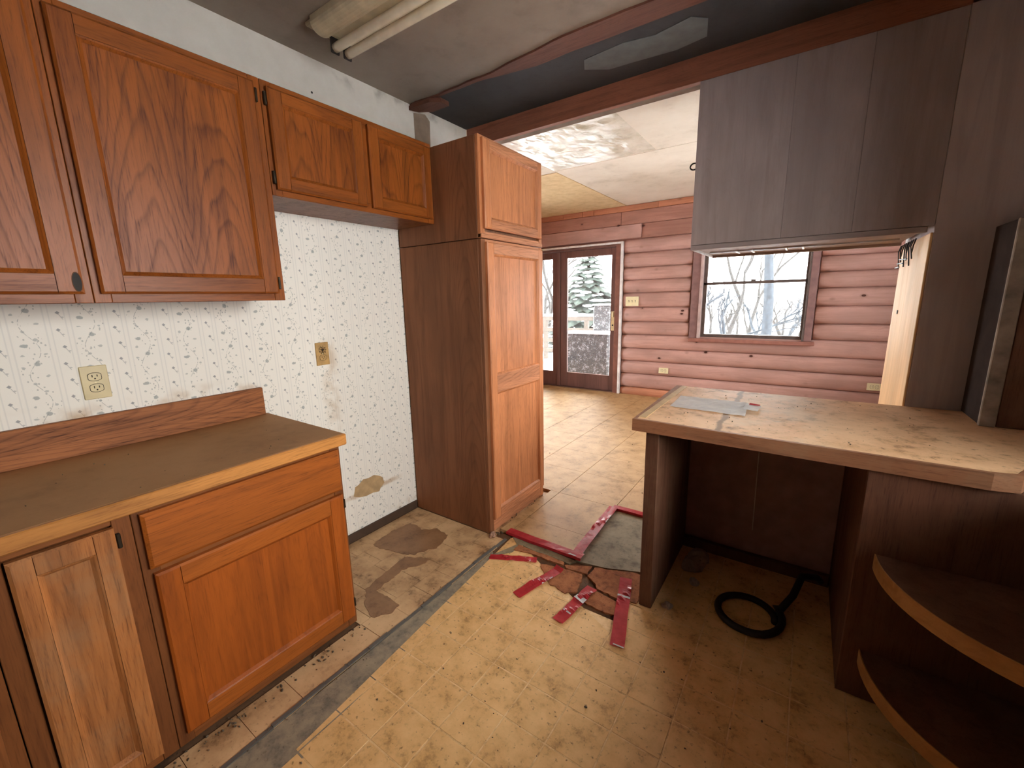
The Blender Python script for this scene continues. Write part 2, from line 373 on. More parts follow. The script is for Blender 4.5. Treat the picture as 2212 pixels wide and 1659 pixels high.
# ------------------------------------------------------------------ room shell
wall_left = wallgrid('wall_left', 'x', 0, -.1, (-1.6, 2.6), (-.12, 2.72), [], WP)
wallgrid('wall_right', 'x', 3.5, .1, (-1.6, 2.6), (-.12, 2.72), [KW], wallw_m)
wallgrid('wall_back', 'y', -1.6, -.1, (-.1, 3.6), (-.12, 2.72), [], wallw_m)
wallgrid('wall_dining_left', 'x', -2.6, -.1, (2.5, 6.15), (-.12, 2.75), [DL], log_m)
wallgrid('wall_dining_right', 'x', 4.2, .1, (2.5, 6.15), (-.12, 2.75), [DR], log_m)
wallgrid('wall_front_left', 'y', 2.5, .1, (-2.6, -.1), (-.12, 2.75), [], log_up)
wallgrid('wall_front_right', 'y', 2.5, .1, (3.6, 4.2), (-.12, 2.75), [], log_up)
# plaster patches and torn paper on the left wall
prism('bare_patch', [(2.09,2.30),(2.22,2.30),(2.23,2.60),(2.19,2.63),(2.09,2.61)], -.0005, .002, patch_m, wall_left, axis='x')
prism('torn_patch', [(1.403,.282),(1.419,.337),(1.445,.343),(1.479,.366),(1.52,.360),(1.559,.365),(1.600,.345),(1.622,.328),(1.633,.286),(1.60,.262),(1.588,.242),(1.54,.252),(1.487,.250),(1.44,.262)], -.0005, .0012, torn_m, wall_left, axis='x')
for (y, z, r) in ((1.40, 2.49, .006), (.62, 2.57, .004)):
    bm = bmesh.new(); bmesh.ops.create_cone(bm, cap_ends=True, segments=8, radius1=r, radius2=r*.6, depth=.003, matrix=Matrix.Translation((.001, y, z)) @ Matrix.Rotation(PI/2, 4, 'Y')); bm_obj('nail_hole', bm, slot_m, wall_left)
struct(box('baseboard_left', (0, .012), (.97, 1.89), (0, .055), plain('brown_vinyl_base', (.07, .04, .025), .6)))

# kitchen floor: base, old tiles on the left, vinyl tiles, blue linoleum strip
floor = struct(box('floor', (-.1, 3.6), (-1.7, 2.6), (-.10, -.006), mud_m, bev=0))
def clip(poly, a, b, c):                            # keep a*x+b*y<=c
    out = []
    for i in range(len(poly)):
        p, q = poly[i], poly[(i+1) % len(poly)]; dp, dq = a*p[0]+b*p[1]-c, a*q[0]+b*q[1]-c
        if dp <= 0: out.append(p)
        if dp*dq < 0: t = dp/(dp-dq); out.append((p[0]+t*(q[0]-p[0]), p[1]+t*(q[1]-p[1])))
    return out
def area(p): return abs(sum(p[i][0]*p[(i+1)%len(p)][1]-p[(i+1)%len(p)][0]*p[i][1] for i in range(len(p))))/2
def rect(x0, x1, y0, y1): return [(x0,y0),(x1,y0),(x1,y1),(x0,y1)]
GX, GY, TS, TY = .932, .82, .165, .158
share = {}
for i in range(-1, 16):
    for j in range(-11, 11):
        x0, y0 = GX+i*TS, GY+j*TY; p = rect(x0+.0022, x0+TS-.0022, y0+.0022, y0+TY-.0022)
        full = len(p); q = clip(p, -1, -.085, -(.925+.085*.435) if False else -(.962))
        cx, cy = x0+TS/2, y0+TY/2
        if y0 < -1.6 or x0 > 3.4: continue
        if cx < 1.66 and q: q = clip(q, .46, .89, .46*1.0+.89*1.845)
        if q and cx < 1.66 and cx > 1.3: q = clip(q, 0, 1, 1.63+.02*math.sin(i*3))
        if q: q = clip(q, 0, 1, 2.57)
        if q: q = clip(q, 1, 0, 3.49)
        if len(q) < 3 or area(q) < .0008: continue
        if abs(area(q)-area(p)) < 1e-7:
            if 't' not in share:
                o = prism('floor_tile', q, -.006, 0, tile_m, floor, bev=.0012); share['t'] = o.data
            else:
                link('floor_tile', share['t'], floor, (cx, cy, -.003))
        else: prism('floor_tile', q, -.006, 0, tile_m, floor)
prism('tile_grout', clip(clip(rect(.8, 3.49, -1.6, 2.57), -1, -.085, -.968), .46, .89, .46*1.0+.89*1.84), -.0058, -.0008, grout_m, floor)
prism('tile_grout', rect(1.668, 3.49, .8, 2.57), -.0058, -.0009, grout_m, floor)
prism('tile_grout', rect(1.3, 1.667, .8, 1.62), -.0058, -.0010, grout_m, floor)
# old grey tiles between the cabinets and the seam
for i in range(5):
    for j in range(-2, 6):
        x0, x1 = .785-(i+1)*.158, .785-i*.158; y0 = .97+j*.158+(.05 if i % 2 else 0)
        q = clip(clip(rect(x0+.001, x1-.001, y0+.001, y0+.157), -1, 0, -.013), 0, 1, 1.89)
        if x0 < .6: q = clip(q, 0, -1, -.967)
        if len(q) < 3: continue
        prism('old_floor_tile', q, -.006, -.001+random.uniform(-.0008, .0008), old_m, floor)
for j in range(9):
    y0 = -.4+j*.17
    if y0 < .95: prism('old_floor_tile', clip(rect(.62, .784, y0+.001, y0+.169), 0, 1, .968), -.006, -.001, old_m, floor)
def stain(poly):
    q = []
    for i in range(len(poly)):
        a, b = Vector(poly[i]), Vector(poly[(i+1) % len(poly)]); m = max(2, int((b-a).length/.012))
        for k in range(m):
            v = a.lerp(b, k/m); q.append((max(.014, v.x+.012*mnoise.noise((v.x*35, v.y*35, 0))), v.y+.012*mnoise.noise((v.x*35, v.y*35, 5))))
    prism('mud_stain', q, -.003, .0008, dirty('damp_mud', lin(156, 116, 82), lin(134, 96, 66), lin(80, 50, 32), 9, .4, .5, 60, .3), floor)
stain([(0.132, 1.409), (0.11, 1.574), (0.13, 1.706), (0.193, 1.713), (0.259, 1.69), (0.335, 1.76), (0.453, 1.732), (0.49, 1.602), (0.452, 1.542), (0.427, 1.473), (0.357, 1.445), (0.281, 1.432), (0.188, 1.408)]); stain([(0.418, 1.229), (0.394, 1.435), (0.535, 1.509), (0.533, 1.442), (0.476, 1.342), (0.488, 1.26), (0.493, 1.152), (0.58, 1.156), (0.677, 1.157), (0.688, 1.093), (0.629, 1.021), (0.539, 1.055), (0.444, 1.134)])
prism('linoleum_strip', [(.788,-.3),(1.03,-.3),(.975,.44),(.94,.63),(.92,.88),(.90,1.14),(.88,1.32),(.85,1.54),(.82,1.72),(.79,1.75),(.788,1.0)], -.006, -.0005, lino_m, floor)
bm = bmesh.new(); ys = [-.3+.1*k for k in range(23)]
for k in range(len(ys)-1):
    o_ = lambda y: .777+.004*math.sin(y*7)
    addbox(bm, o_(ys[k])-.008, o_(ys[k])+.008, ys[k], ys[k+1], -.006, .004+.002*math.sin(k*1.7))
bm_obj('seam_strip', bm, plain('seam_grey', (.13, .115, .10), .7), floor)

# dining floor, a step up, its edge marked with red tape
fd = sempty('floor_dining', (0, 2.6, 0))
FZ = .018; B = .435; sharef = {}
for i in range(-6, 10):
    x0 = .77+(i-1)*B; x1 = x0+B
    for j in range(-2, 9):
        y0 = 2.6+j*B; y1 = y0+B
        if j < 0 and not (.3 < (x0+x1)/2 < 1.2): continue
        q = rect(x0+.0018, x1-.0018, y0+.0007, y1-.0007)
        q = clip(clip(q, 0, 1, 6.05), 0, -1, -1.952); q = clip(clip(q, -1, 0, 2.59), 1, 0, 4.19)
        if j < 0: q = clip(q, -1, 0, -.70)
        if len(q) < 3: continue
        if abs(area(q)-(B-.0036)*(B-.0014)) < 1e-6:
            if 't' not in sharef: o = prism('floor_board', q, -.004, FZ, dine_m, fd, bev=.0006); sharef['t'] = o.data
            else: link('floor_board', sharef['t'], fd, ((x0+x1)/2, (y0+y1)/2, (FZ-.004)/2))
        else: prism('floor_board', q, -.004, FZ, dine_m, fd)
box('subfloor', (-2.6, 4.2), (2.601, 6.05), (-.1, -.004), mud_m, fd, bev=0)
# plywood patch and torn sheet
prism('plywood_patch', [(1.235,1.925),(1.40,1.955),(1.56,2.02),(1.68,2.04),(1.68,2.595),(1.21,2.595)], -.006, .004, ply_m, floor)
prism('plywood_patch', rect(.015, .70, 1.90, 2.58), -.006, .002, old_m, floor)
prism('torn_underlay', [(.80,1.70),(.87,1.885),(.80,1.94),(1.0,1.945),(1.24,1.925),(1.22,1.885),(1.08,1.89),(.99,1.885),(.90,1.895),(.89,1.80)], -.006, .002, ply_m, floor)
# ceilings
ceil = struct(box('ceiling', (-.1, 3.6), (-1.7, 2.075), (2.65, 2.72), ceil_m, bev=0))
strip = struct(box('ceiling_strip', (-.1, 3.6), (2.0755, 2.6), (2.656, 2.72), dark_ceil, bev=0))
prism('grey_patch', [(1.05,2.36),(1.09,2.27),(1.30,2.25),(1.45,2.28),(1.62,2.24),(1.68,2.30),(1.65,2.44),(1.50,2.47),(1.30,2.45),(1.16,2.44)], 2.6535, 2.6565, plain('grey_primer', (.105, .115, .115), .8), strip)
# ragged brown edge where a wall was taken out
bm = bmesh.new(); n = 60; lo = []; hi = []
for k in range(n+1):
    x = .0+3.5*k/n; w = .012+.055*max(0, min(1, (x-.6)/.5))+.014*mnoise.noise((x*7, 0, 0))
    lo.append((x, 2.074-w)); hi.append((x, 2.088+.055*max(0, min(1, (x-.55)/.3))+.01*mnoise.noise((x*5, 3, 0))))
vb = [bm.verts.new((a, b, 2.6505)) for a, b in lo]; vc = [bm.verts.new((a, b, 2.640)) for a, b in lo]; vd = [bm.verts.new((a, b, 2.640)) for a, b in hi]; ve = [bm.verts.new((a, b, 2.66)) for a, b in hi]
for k in range(n):
    for A, D in ((vb, vc), (vc, vd), (vd, ve)): bm.faces.new((A[k], A[k+1], D[k+1], D[k]))
struct(bm_obj('trim_1', bm, trim_wood))
trim2 = struct(prism('trim_2', [(.004,2.05),(.05,2.04),(.18,2.05),(.24,2.09),(.24,2.16),(.10,2.16),(.03,2.11)], 2.612, 2.64, trim_wood, bev=.006))
header = struct(box('trim_3', (.004, 3.5), (2.6, 2.638), (2.534, 2.70), head_wood))
box('header_underlay', (.004, 3.5), (2.638, 2.74), (2.552, 2.70), plain('raw_drywall_edge', lin(120, 100, 84), .9), header)
cd = sempty('ceiling_dining', (0, 4, 2.68))
box('ceiling_panel', (-.04, 4.2), (2.74, 3.995), (2.68, 2.75), dceil_m, cd, bev=.002)
box('ceiling_panel', (-.04, 4.2), (4.0, 6.15), (2.68, 2.75), dceil_m, cd, bev=.002)
box('ceiling_panel', (-2.7, -.045), (2.6, 4.03), (2.68, 2.75), dceil_m, cd, bev=.002)
box('ceiling_panel', (-2.7, -.045), (4.035, 6.15), (2.676, 2.75), popc_m, cd, bev=.002)
box('roof_backing', (-2.8, 4.4), (-1.8, 6.2), (2.76, 2.80), wallw_m, cd, bev=0)
# crinkled plastic film taped to the ceiling
bm = bmesh.new(); nx, ny = 44, 34; grid = []
for i in range(nx+1):
    row = []
    for j in range(ny+1):
        x, y = -.04+1.0*i/nx, 2.76+1.22*j/ny
        e = min(i, nx-i, j, ny-j)/6; d = .022*abs(mnoise.noise((x*5.5, y*4.2, 1)))+.012*abs(mnoise.noise((x*13, y*9, 4)))
        row.append(bm.verts.new((x, y, 2.6795-min(1, e)*d)))
    grid.append(row)
for i in range(nx):
    for j in range(ny): bm.faces.new((grid[i][j], grid[i+1][j], grid[i+1][j+1], grid[i][j+1]))
bm_obj('plastic_film', bm, film_m, cd)

# ------------------------------------------------------------------ far log wall with door and window
DH = (-2.06, -.085, -.02, 2.17); WH = (1.0, 2.18, .89, 1.99)
wf = wallgrid('wall_far', 'y', 6.06, .10, (-2.7, 4.3), (-.12, 2.75), [DH, WH], log_up)
ZL = [0, .128, .33, .52, .705, .903, 1.088, 1.29, 1.492, 1.67, 1.842, 2.04, 2.225]
def log(x0, x1, z0, z1, bulge=.052, mat=log_m):
    bm = bmesh.new(); n = 10; nx = max(2, int((x1-x0)/.25)); rows = []
    h = z1-z0; seed = random.random()*50
    xs = [x0] + [x0+.012] + [x0+.012+(x1-x0-.024)*k/nx for k in range(1, nx)] + [x1-.012, x1]
    for a, x in enumerate(xs):
        e = .72 if a in (0, len(xs)-1) else 1.0; row = []
        for k in range(n+1):
            t = PI*k/n; w = 1+.05*mnoise.noise((x*1.5+seed, k*.3, 0))
            row.append(bm.verts.new((x, 6.06-e*bulge*w*math.sin(t)**.75, (z0+z1)/2-e*(h/2-.001)*math.cos(t))))
        rows.append(row)
    for r0, r1 in zip(rows, rows[1:]):
        for k in range(n): bm.faces.new((r0[k], r1[k], r1[k+1], r0[k+1]))
    bm.faces.new(rows[0]); bm.faces.new(rows[-1][::-1])
    return bm_obj('log', bm, mat, wf, smooth=True)
for k in range(12):
    z0, z1 = ZL[k], ZL[k+1]; m_ = log_or if k == 0 else log_m
    log(-2.58, -2.09, z0, z1, mat=m_)
    cut = z1 > .86 and z0 < 1.99
    if cut and z0 > .84 or (cut and z0 < .86 < z1 and z0 > .8):
        log(-.05, .875+random.uniform(-.012, .006), z0, z1, mat=m_); log(2.235, 4.18, z0, z1, mat=m_)
    elif k == 11: log(-.05, 4.18, z0, z1, mat=m_)
    else: log(-.05, 4.18, z0, z1, mat=m_)
def board(x0, x1, z0, z1, t, m_): box('board', (x0+.001, x1-.001), (6.06-t, 6.0605), (z0+.001, z1-.001), m_, wf, bev=.004)
for a, b in ((-2.58,-1.6),(-1.6,-1.02),(-1.02,-.70),(-.70,-.52),(-.52,.40),(.40,1.9),(1.9,4.18)): board(a, b, 2.60, 2.677, .035, log_or)
for a, b in ((-2.58,-.106),(-.106,1.6),(1.6,4.18)): board(a, b, 2.42, 2.598, .03+.006*(a < -1), log_up)
board(-2.58, .19, 2.235, 2.418, .05, log_m); board(.19, 2.2, 2.228, 2.418, .03, log_up); board(2.2, 4.18, 2.228, 2.418, .03, log_up)

# glazed door
d1 = sempty('door_1', (-1.1, 6.05, 0))
def leaf(name, x0, x1, hinge_left):
    o = box(name, (x0+.118, x1-.08), (6.06, 6.10), (.03, .26), door_br, d1, bev=.003)
    st = .118 if hinge_left else .085
    box('stile', (x0, x0+.118), (6.055, 6.10), (.03, 2.14), door_br, o, bev=.004); box('stile', (x1-.08, x1), (6.055, 6.10), (.03, 2.14), door_br, o, bev=.004)
    box('rail', (x0+.118, x1-.08), (6.055, 6.10), (2.04, 2.14), door_br, o, bev=.004)
    box('pane', (x0+.118, x1-.08), (6.075, 6.081), (.26, 2.04), glass_d, o, bev=0)
    return o
L1 = leaf('door_leaf', -1.082, -.162, True); L2 = leaf('door_leaf', -2.04, -1.14, False)
for z in (1.84, 1.12, .36):
    box('hinge', (-1.115, -1.095), (6.042, 6.056), (z-.055, z+.055), plain('hinge_metal', (.25, .17, .15), .4), L1)
box('lock_plate', (-.224, -.176), (6.044, 6.056), (.95, 1.235), brass_m, L1)
box('latch_knob', (-.214, -.186), (6.025, 6.045), (1.15, 1.22), ivory3_m, L1)
bm = bmesh.new(); bmesh.ops.create_cone(bm, cap_ends=True, segments=12, radius1=.012, radius2=.012, depth=.006, matrix=Matrix.Translation((-.2, 6.042, 1.03)) @ Matrix.Rotation(PI/2, 4, 'X')); bm_obj('keyhole', bm, slot_m, L1)
box('door_jamb', (-.162, -.088), (6.0, 6.14), (0, 2.17), plain('jamb_brown', (.22, .09, .065), .5), d1, bev=.004)
box('door_jamb', (-2.09, -2.042), (6.0, 6.14), (0, 2.17), plain('jamb_brown', (.22, .09, .065), .5), d1, bev=.004)
box('mullion', (-1.138, -1.084), (6.04, 6.11), (0, 2.14), door_br, d1, bev=.004)
box('head_jamb', (-2.04, -.162), (6.03, 6.14), (2.142, 2.175), door_br, d1, bev=.004)
box('door_trim', (-.086, -.052), (5.985, 6.03), (0, 2.205), whitep, d1, bev=.004)
box('door_trim', (-2.12, -.086), (5.985, 6.03), (2.178, 2.205), whitep, d1, bev=.004)
box('threshold', (-2.04, -.162), (6.01, 6.14), (0, .03), plain('threshold_brown', (.12, .06, .045), .5), d1, bev=.004)
# window over the far logs
w1 = sempty('window_1', (1.6, 6.05, .88))
cas = plain('casing_stain', (.26, .15, .145), .5)
box('casing', (.885, .985), (6.0, 6.06), (.885, 2.06), cas, w1, bev=.004); box('casing', (2.155, 2.23), (6.0, 6.06), (.885, 2.06), cas, w1, bev=.004)
box('casing', (.885, 2.23), (5.998, 6.06), (1.985, 2.06), cas, w1, bev=.004)
box('window_stop', (.985, 1.02), (5.985, 6.1), (.885, 1.985), plain('pale_stop', (.55, .42, .40), .5), w1, bev=.004)
box('window_stop', (2.135, 2.155), (6.0, 6.1), (.885, 1.985), aluminium, w1, bev=.004)
box('sill', (.885, 2.265), (5.955, 6.1), (.838, .885), plain('sill_stain', (.33, .145, .115), .5), w1, bev=.006)
for (a, b, c, d) in ((1.02, 2.135, 1.566, 1.600), (1.02, 2.135, .886, .94), (1.02, 1.065, .94, 1.985), (2.112, 2.135, .94, 1.985), (1.02, 2.135, 1.95, 1.985)):
    box('sash', (a, b), (6.045, 6.09), (c, d), aluminium, w1, bev=.003)
box('sash_lock', (1.56, 1.61), (6.03, 6.06), (1.600, 1.618), aluminium, w1)
box('pane', (1.065, 2.112), (6.06, 6.065), (.94, 1.566), glass_m, w1, bev=0); box('pane', (1.065, 2.112), (6.075, 6.08), (1.600, 1.95), glass_m, w1, bev=0)
# kitchen window, and two dining windows added for daylight, out of the picture
def simple_window(name, ax, pos, y0, y1, z0, z1, bars, m_):
    w = sempty(name, (pos, (y0+y1)/2, z0)); s = 1 if pos > 0 else -1; X = sorted((pos-.02*s, pos+.10*s)); XM = sorted((pos+.04*s, pos+.07*s))
    for (a, b, c, d) in ((y0, y0+.05, z0, z1), (y1-.05, y1, z0, z1), (y0+.05, y1-.05, z0, z0+.05), (y0+.05, y1-.05, z1-.05, z1)):
        box('frame', X, (a, b), (c, d), m_, w, bev=.003)
    for yb in bars: box('bar', XM, (yb-.03, yb+.03), (z0+.05, z1-.05), m_, w, bev=.003)
    e = [y0+.05]+[v for yb in bars for v in (yb-.03, yb+.03)]+[y1-.05]
    for k in range(0, len(e), 2): box('pane', sorted((pos+.054*s, pos+.058*s)), (e[k], e[k+1]), (z0+.05, z1-.05), glass_m, w, bev=0)
simple_window('window_2', 'x', 3.5, *KW, [1.0], whitep)
simple_window('added_window_left', 'x', -2.6, *DL, [4.35], door_br)
simple_window('added_window_right', 'x', 4.2, *DR, [4.3], door_br)

# ------------------------------------------------------------------ partition with peninsula, hanging cabinet
struct(box('wall_partition', (2.584, 3.5), (2.6, 3.30), (-.02, 2.66), oak('partition_stain_haze', (.42, .355, .35), (.33, .275, .27), 'z', rough=.6, pore=.3), bev=.002))  # wall colour lightened to carry the flare haze
hc = thing('hanging_cabinet', 'large dark stained cabinet hanging from the header over the peninsula counter', 'cabinet', (2.08, 2.76, 1.689))
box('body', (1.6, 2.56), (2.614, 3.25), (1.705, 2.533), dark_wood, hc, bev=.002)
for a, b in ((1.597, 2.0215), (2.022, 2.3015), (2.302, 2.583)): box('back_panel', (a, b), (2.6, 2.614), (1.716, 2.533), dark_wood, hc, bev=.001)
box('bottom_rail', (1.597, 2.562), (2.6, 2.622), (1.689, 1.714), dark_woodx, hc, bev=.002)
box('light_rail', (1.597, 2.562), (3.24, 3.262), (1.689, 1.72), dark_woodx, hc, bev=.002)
box('side_edge', (1.597, 1.604), (2.624, 3.23), (1.690, 1.716), plain('lit_edge_pale', (.55, .52, .50), .5), hc)  # lower side edge painted pale to look lit
for y in (2.66, 2.98): box('pale_strip', (1.63, 2.52), (y, y+.006), (1.697, 1.7055), pale_strip_m, hc, bev=0)  # thin pale lines along the underside
for x in (1.78, 1.86, 2.03, 2.11): box('shelf_clip', (x, x+.010), (2.90, 3.06), (1.690, 1.6965), plain('clip_white', (.8, .82, .86), .4), hc)
bm = bmesh.new(); tube_bm(bm, [(1.563+.02*math.cos(t), 2.72+.004*math.sin(t), 2.156+.018*math.sin(t)) for t in [2*PI*k/18 for k in range(19)]], .004, 6); tube_bm(bm, [(1.583, 2.72, 2.156), (1.60, 2.72, 2.156)], .004, 6)
bm_obj('hook_ring', bm, black_m, hc, smooth=True)
# tall panel box standing on the counter at the right edge
tp = thing('tall_side_panel', 'brown upright panel with pale edge standing on the far right counter', 'panel', (2.95, 2.36, .92))
box('panel_edge', (2.759, 2.806), (2.33, 2.345), (.921, 1.69), plain('pale_worn_edge', (.30, .24, .19), .6, var=.25), tp, bev=.003)
box('panel_side', (2.766, 2.784), (2.346, 2.598), (.921, 1.69), plain('panel_side_shade', (.045, .032, .028), .9, .08), tp, bev=.002)  # side face coloured very dark to stand in for shade
box('panel_face', (2.807, 3.20), (2.338, 2.356), (.921, 1.69), pen_wood, tp, bev=.003)
# pine post behind the partition
pw = tag(box('plywood_panel', (2.574, 2.583), (2.602, 3.30), (FZ, 1.687), pine, None, bev=.002), 'bare pale plywood panel cladding the end of the dark partition wall', 'panel')
bm = bmesh.new(); bmesh.ops.create_cone(bm, cap_ends=True, segments=10, radius1=.012, radius2=.010, depth=.004, matrix=Matrix.Translation((2.573, 3.12, 1.33)) @ Matrix.Rotation(PI/2, 4, 'Y')); bm_obj('screw_head', bm, slot_m, pw)
bm = bmesh.new()
for q_ in range(9):
    s = q_
    y, z = 2.80+.05*s, 1.684; tube_bm(bm, [(2.558, y, z), (2.552, y+.02*math.sin(s), z-.03), (2.556, y+.05*math.cos(s*2.1), z-.06-.03*(s % 3))], .003, 5)
for s in range(3): tube_bm(bm, [(2.555, 2.95+.1*s, 1.60-.015*s), (2.555, 3.18+.05*s, 1.61-.02*s)], .003, 5)
tag(bm_obj('cut_wires', bm, black_m), 'frayed dark wire ends at the top of the pale plywood panel', 'wire')

# peninsula worktop and base
wt = thing('peninsula_counter', 'worn tan laminate counter of the peninsula with brown wooden edge', 'counter', (2.1, 2.15, .87))
def offset_front(poly): return poly
PT = [(1.60,1.772),(2.66,1.742),(2.715,1.757),(2.74,1.81),(2.80,1.92),(2.95,2.0),(3.49,2.0),(3.49,2.595),(1.605,2.575)]
def seam_top():
    g = G.__new__(G); m = pen_top; g.m = m; g.nt = m.node_tree; g.b = g.nt.nodes['Principled BSDF']
    src = g.b.inputs['Base Color'].links[0].from_socket; p = g.xyz(g.pos()); nn = g.noise(g.pos(), 9, 3); n2 = g.noise(g.pos(), 3.5, 5, .65)
    d = g.math('ABSOLUTE', g.math('SUBTRACT', g.math('ADD', p[0], g.math('MULTIPLY', nn, .05)), 1.945))
    s = g.math('MULTIPLY', g.sstep(d, .018, .006), .75)
    pale = g.math('MULTIPLY', g.math('MULTIPLY', g.sstep(p[0], 1.86, 1.98), g.sstep(p[0], 2.4, 2.15)), g.sstep(n2, .4, .6))
    c = g.mix(g.math('MULTIPLY', pale, .45), src, lin(214, 196, 168)); c = g.mix(s, c, lin(96, 62, 34))
    g.put(g.b.inputs['Base Color'], c)
seam_top()
prism('laminate_top', PT, .872, .920, pen_top, wt, bev=.001)
bm = bmesh.new()                                   # front and left nosing
pts = [(1.585,1.757),(2.66,1.727),(2.722,1.742),(2.755,1.80),(2.812,1.91),(2.955,1.985)]; inn = [(1.60,1.772),(2.66,1.742),(2.715,1.757),(2.74,1.81),(2.80,1.92),(2.95,2.0)]
for k in range(len(pts)-1):
    a, b, c, d = pts[k], pts[k+1], inn[k+1], inn[k]
    lo = [bm.verts.new((*p, .868)) for p in (a, b, c, d)]; hi = [bm.verts.new((*p, .921)) for p in (a, b, c, d)]
    bm.faces.new(lo[::-1]); bm.faces.new(hi)
    for q in range(4): bm.faces.new((lo[q], lo[(q+1) % 4], hi[(q+1) % 4], hi[q]))
bmesh.ops.remove_doubles(bm, verts=bm.verts, dist=1e-5)
bm_obj('front_edge', bm, pen_edge, wt)
prism('end_edge', [(1.585,1.757),(1.60,1.772),(1.605,2.575),(1.57,2.575)], .868, .921, pen_edge, wt, bev=.002)
prism('end_trim', [(1.600,1.80),(1.632,1.80),(1.634,2.57),(1.604,2.57)], .9201, .9225, plain('pale_trim_strip', lin(196, 164, 116), .5), wt)
pb = thing('kneehole_cabinet', 'dark open kneehole base carrying the peninsula counter', 'cabinet', (2.05, 2.1, 0))
box('end_panel', (1.64, 1.697), (1.782, 2.5), (.0015, .866), pen_wood, pb, bev=.003)
box('back_panel', (1.6975, 2.3868), (2.44, 2.46), (.0015, .866), plain('dark_back_panel', (.36, .21, .195), .6), pb, bev=.002)
box('bottom_rail', (1.698, 2.385), (2.405, 2.438), (.0015, .06), pen_wood, pb, bev=.003)
box('divider', (2.387, 2.41), (1.763, 2.46), (.0015, .866), pen_wood, pb, bev=.002)
box('front_panel', (2.387, 2.86), (1.745, 1.762), (.0015, .866), pen_wood, pb, bev=.002)
# quarter round end shelves
cs = thing('corner_shelf', 'quarter round shelf unit with two curved pale edged shelves under the counter', 'shelf', (2.86, 1.74, 0))
box('side_panel', (2.862, 2.88), (1.31, 1.743), (.0015, .866), pen_wood, cs, bev=.002)
for z in (.20, .575):
    R_ = .425; arc = [(2.86-R_*math.cos(a), 1.742-R_*math.sin(a)) for a in [PI/2*k/20 for k in range(21)]]
    sh = prism('shelf', [(2.86,1.742)]+[(2.86-(R_-.004)*math.cos(a), 1.742-(R_-.004)*math.sin(a)) for a in [PI/2*k/20 for k in range(21)]], z-.05, z, pen_wood, cs)
    bm = bmesh.new(); rows = []
    for (x, y) in arc: rows.append((bm.verts.new((x, y, z-.052)), bm.verts.new((x, y, z+.001))))
    inner = [(2.86-(R_-.0035)*math.cos(a), 1.742-(R_-.0035)*math.sin(a)) for a in [PI/2*k/20 for k in range(21)]]
    rin = [(bm.verts.new((x, y, z-.052)), bm.verts.new((x, y, z+.001))) for x, y in inner]
    for k in range(20):
        bm.faces.new((rows[k][0], rows[k+1][0], rows[k+1][1], rows[k][1])); bm.faces.new((rows[k][1], rows[k+1][1], rin[k+1][1], rin[k][1])); bm.faces.new((rows[k][0], rin[k][0], rin[k+1][0], rows[k+1][0])); bm.faces.new((rin[k][0], rin[k][1], rin[k+1][1], rin[k+1][0]))
    bm_obj('edge_band', bm, shelf_edge, sh)
# unseen counter along the right wall, added to shade the floor
sc = thing('shade_counter', 'unseen base cabinet with worktop added along the right wall to shade the floor', 'cabinet', (3.2, .3, 0))
box('body', (2.9, 3.495), (-1.2, 1.72), (.0015, .87), oak_b, sc, bev=.002); box('worktop', (2.88, 3.495), (-1.2, 1.72), (.871, .912), top_m, sc, bev=.003)

# ------------------------------------------------------------------ oak cabinets on the left wall
def ring_moulding(x0, x1, y0, y1, z0, z1, w, mat, parent):
    bm = bmesh.new()
    a = [(x1, y0, z0), (x1, y1, z0), (x1, y1, z1), (x1, y0, z1)]; b = [(x0, y0+w, z0+w), (x0, y1-w, z0+w), (x0, y1-w, z1-w), (x0, y0+w, z1-w)]
    m = [(x1-.0025, y0+w*.35, z0+w*.35), (x1-.0025, y1-w*.35, z0+w*.35), (x1-.0025, y1-w*.35, z1-w*.35), (x1-.0025, y0+w*.35, z1-w*.35)]
    A, Mi, Bv = [[bm.verts.new(p) for p in L] for L in (a, m, b)]
    for k in range(4):
        q = (k+1) % 4; bm.faces.new((A[k], A[q], Mi[q], Mi[k])); bm.faces.new((Mi[k], Mi[q], Bv[q], Bv[k]))
    return bm_obj('moulding', bm, mat, parent)
def lip_box(name, x0, x1, y0, y1, z0, z1, mat, parent, edges, c=.007):
    """board whose listed outer edges (y0,y1,z0,z1) are chamfered towards the face"""
    bm = bmesh.new()
    fy0, fy1 = y0+(c if 'l' in edges else .0008), y1-(c if 'r' in edges else .0008); fz0, fz1 = z0+(c if 'b' in edges else .0008), z1-(c if 't' in edges else .0008)
    xm = x1-c*.75
    L = [[(x0,y0,z0),(x0,y1,z0),(x0,y1,z1),(x0,y0,z1)], [(xm,y0,z0),(xm,y1,z0),(xm,y1,z1),(xm,y0,z1)], [(x1,fy0,fz0),(x1,fy1,fz0),(x1,fy1,fz1),(x1,fy0,fz1)]]
    V = [[bm.verts.new(p) for p in r] for r in L]
    bm.faces.new(V[0][::-1]); bm.faces.new(V[2])
    for r0, r1 in zip(V, V[1:]):
        for k in range(4): bm.faces.new((r0[k], r0[(k+1) % 4], r1[(k+1) % 4], r1[k]))
    return bm_obj(name, bm, mat, parent)
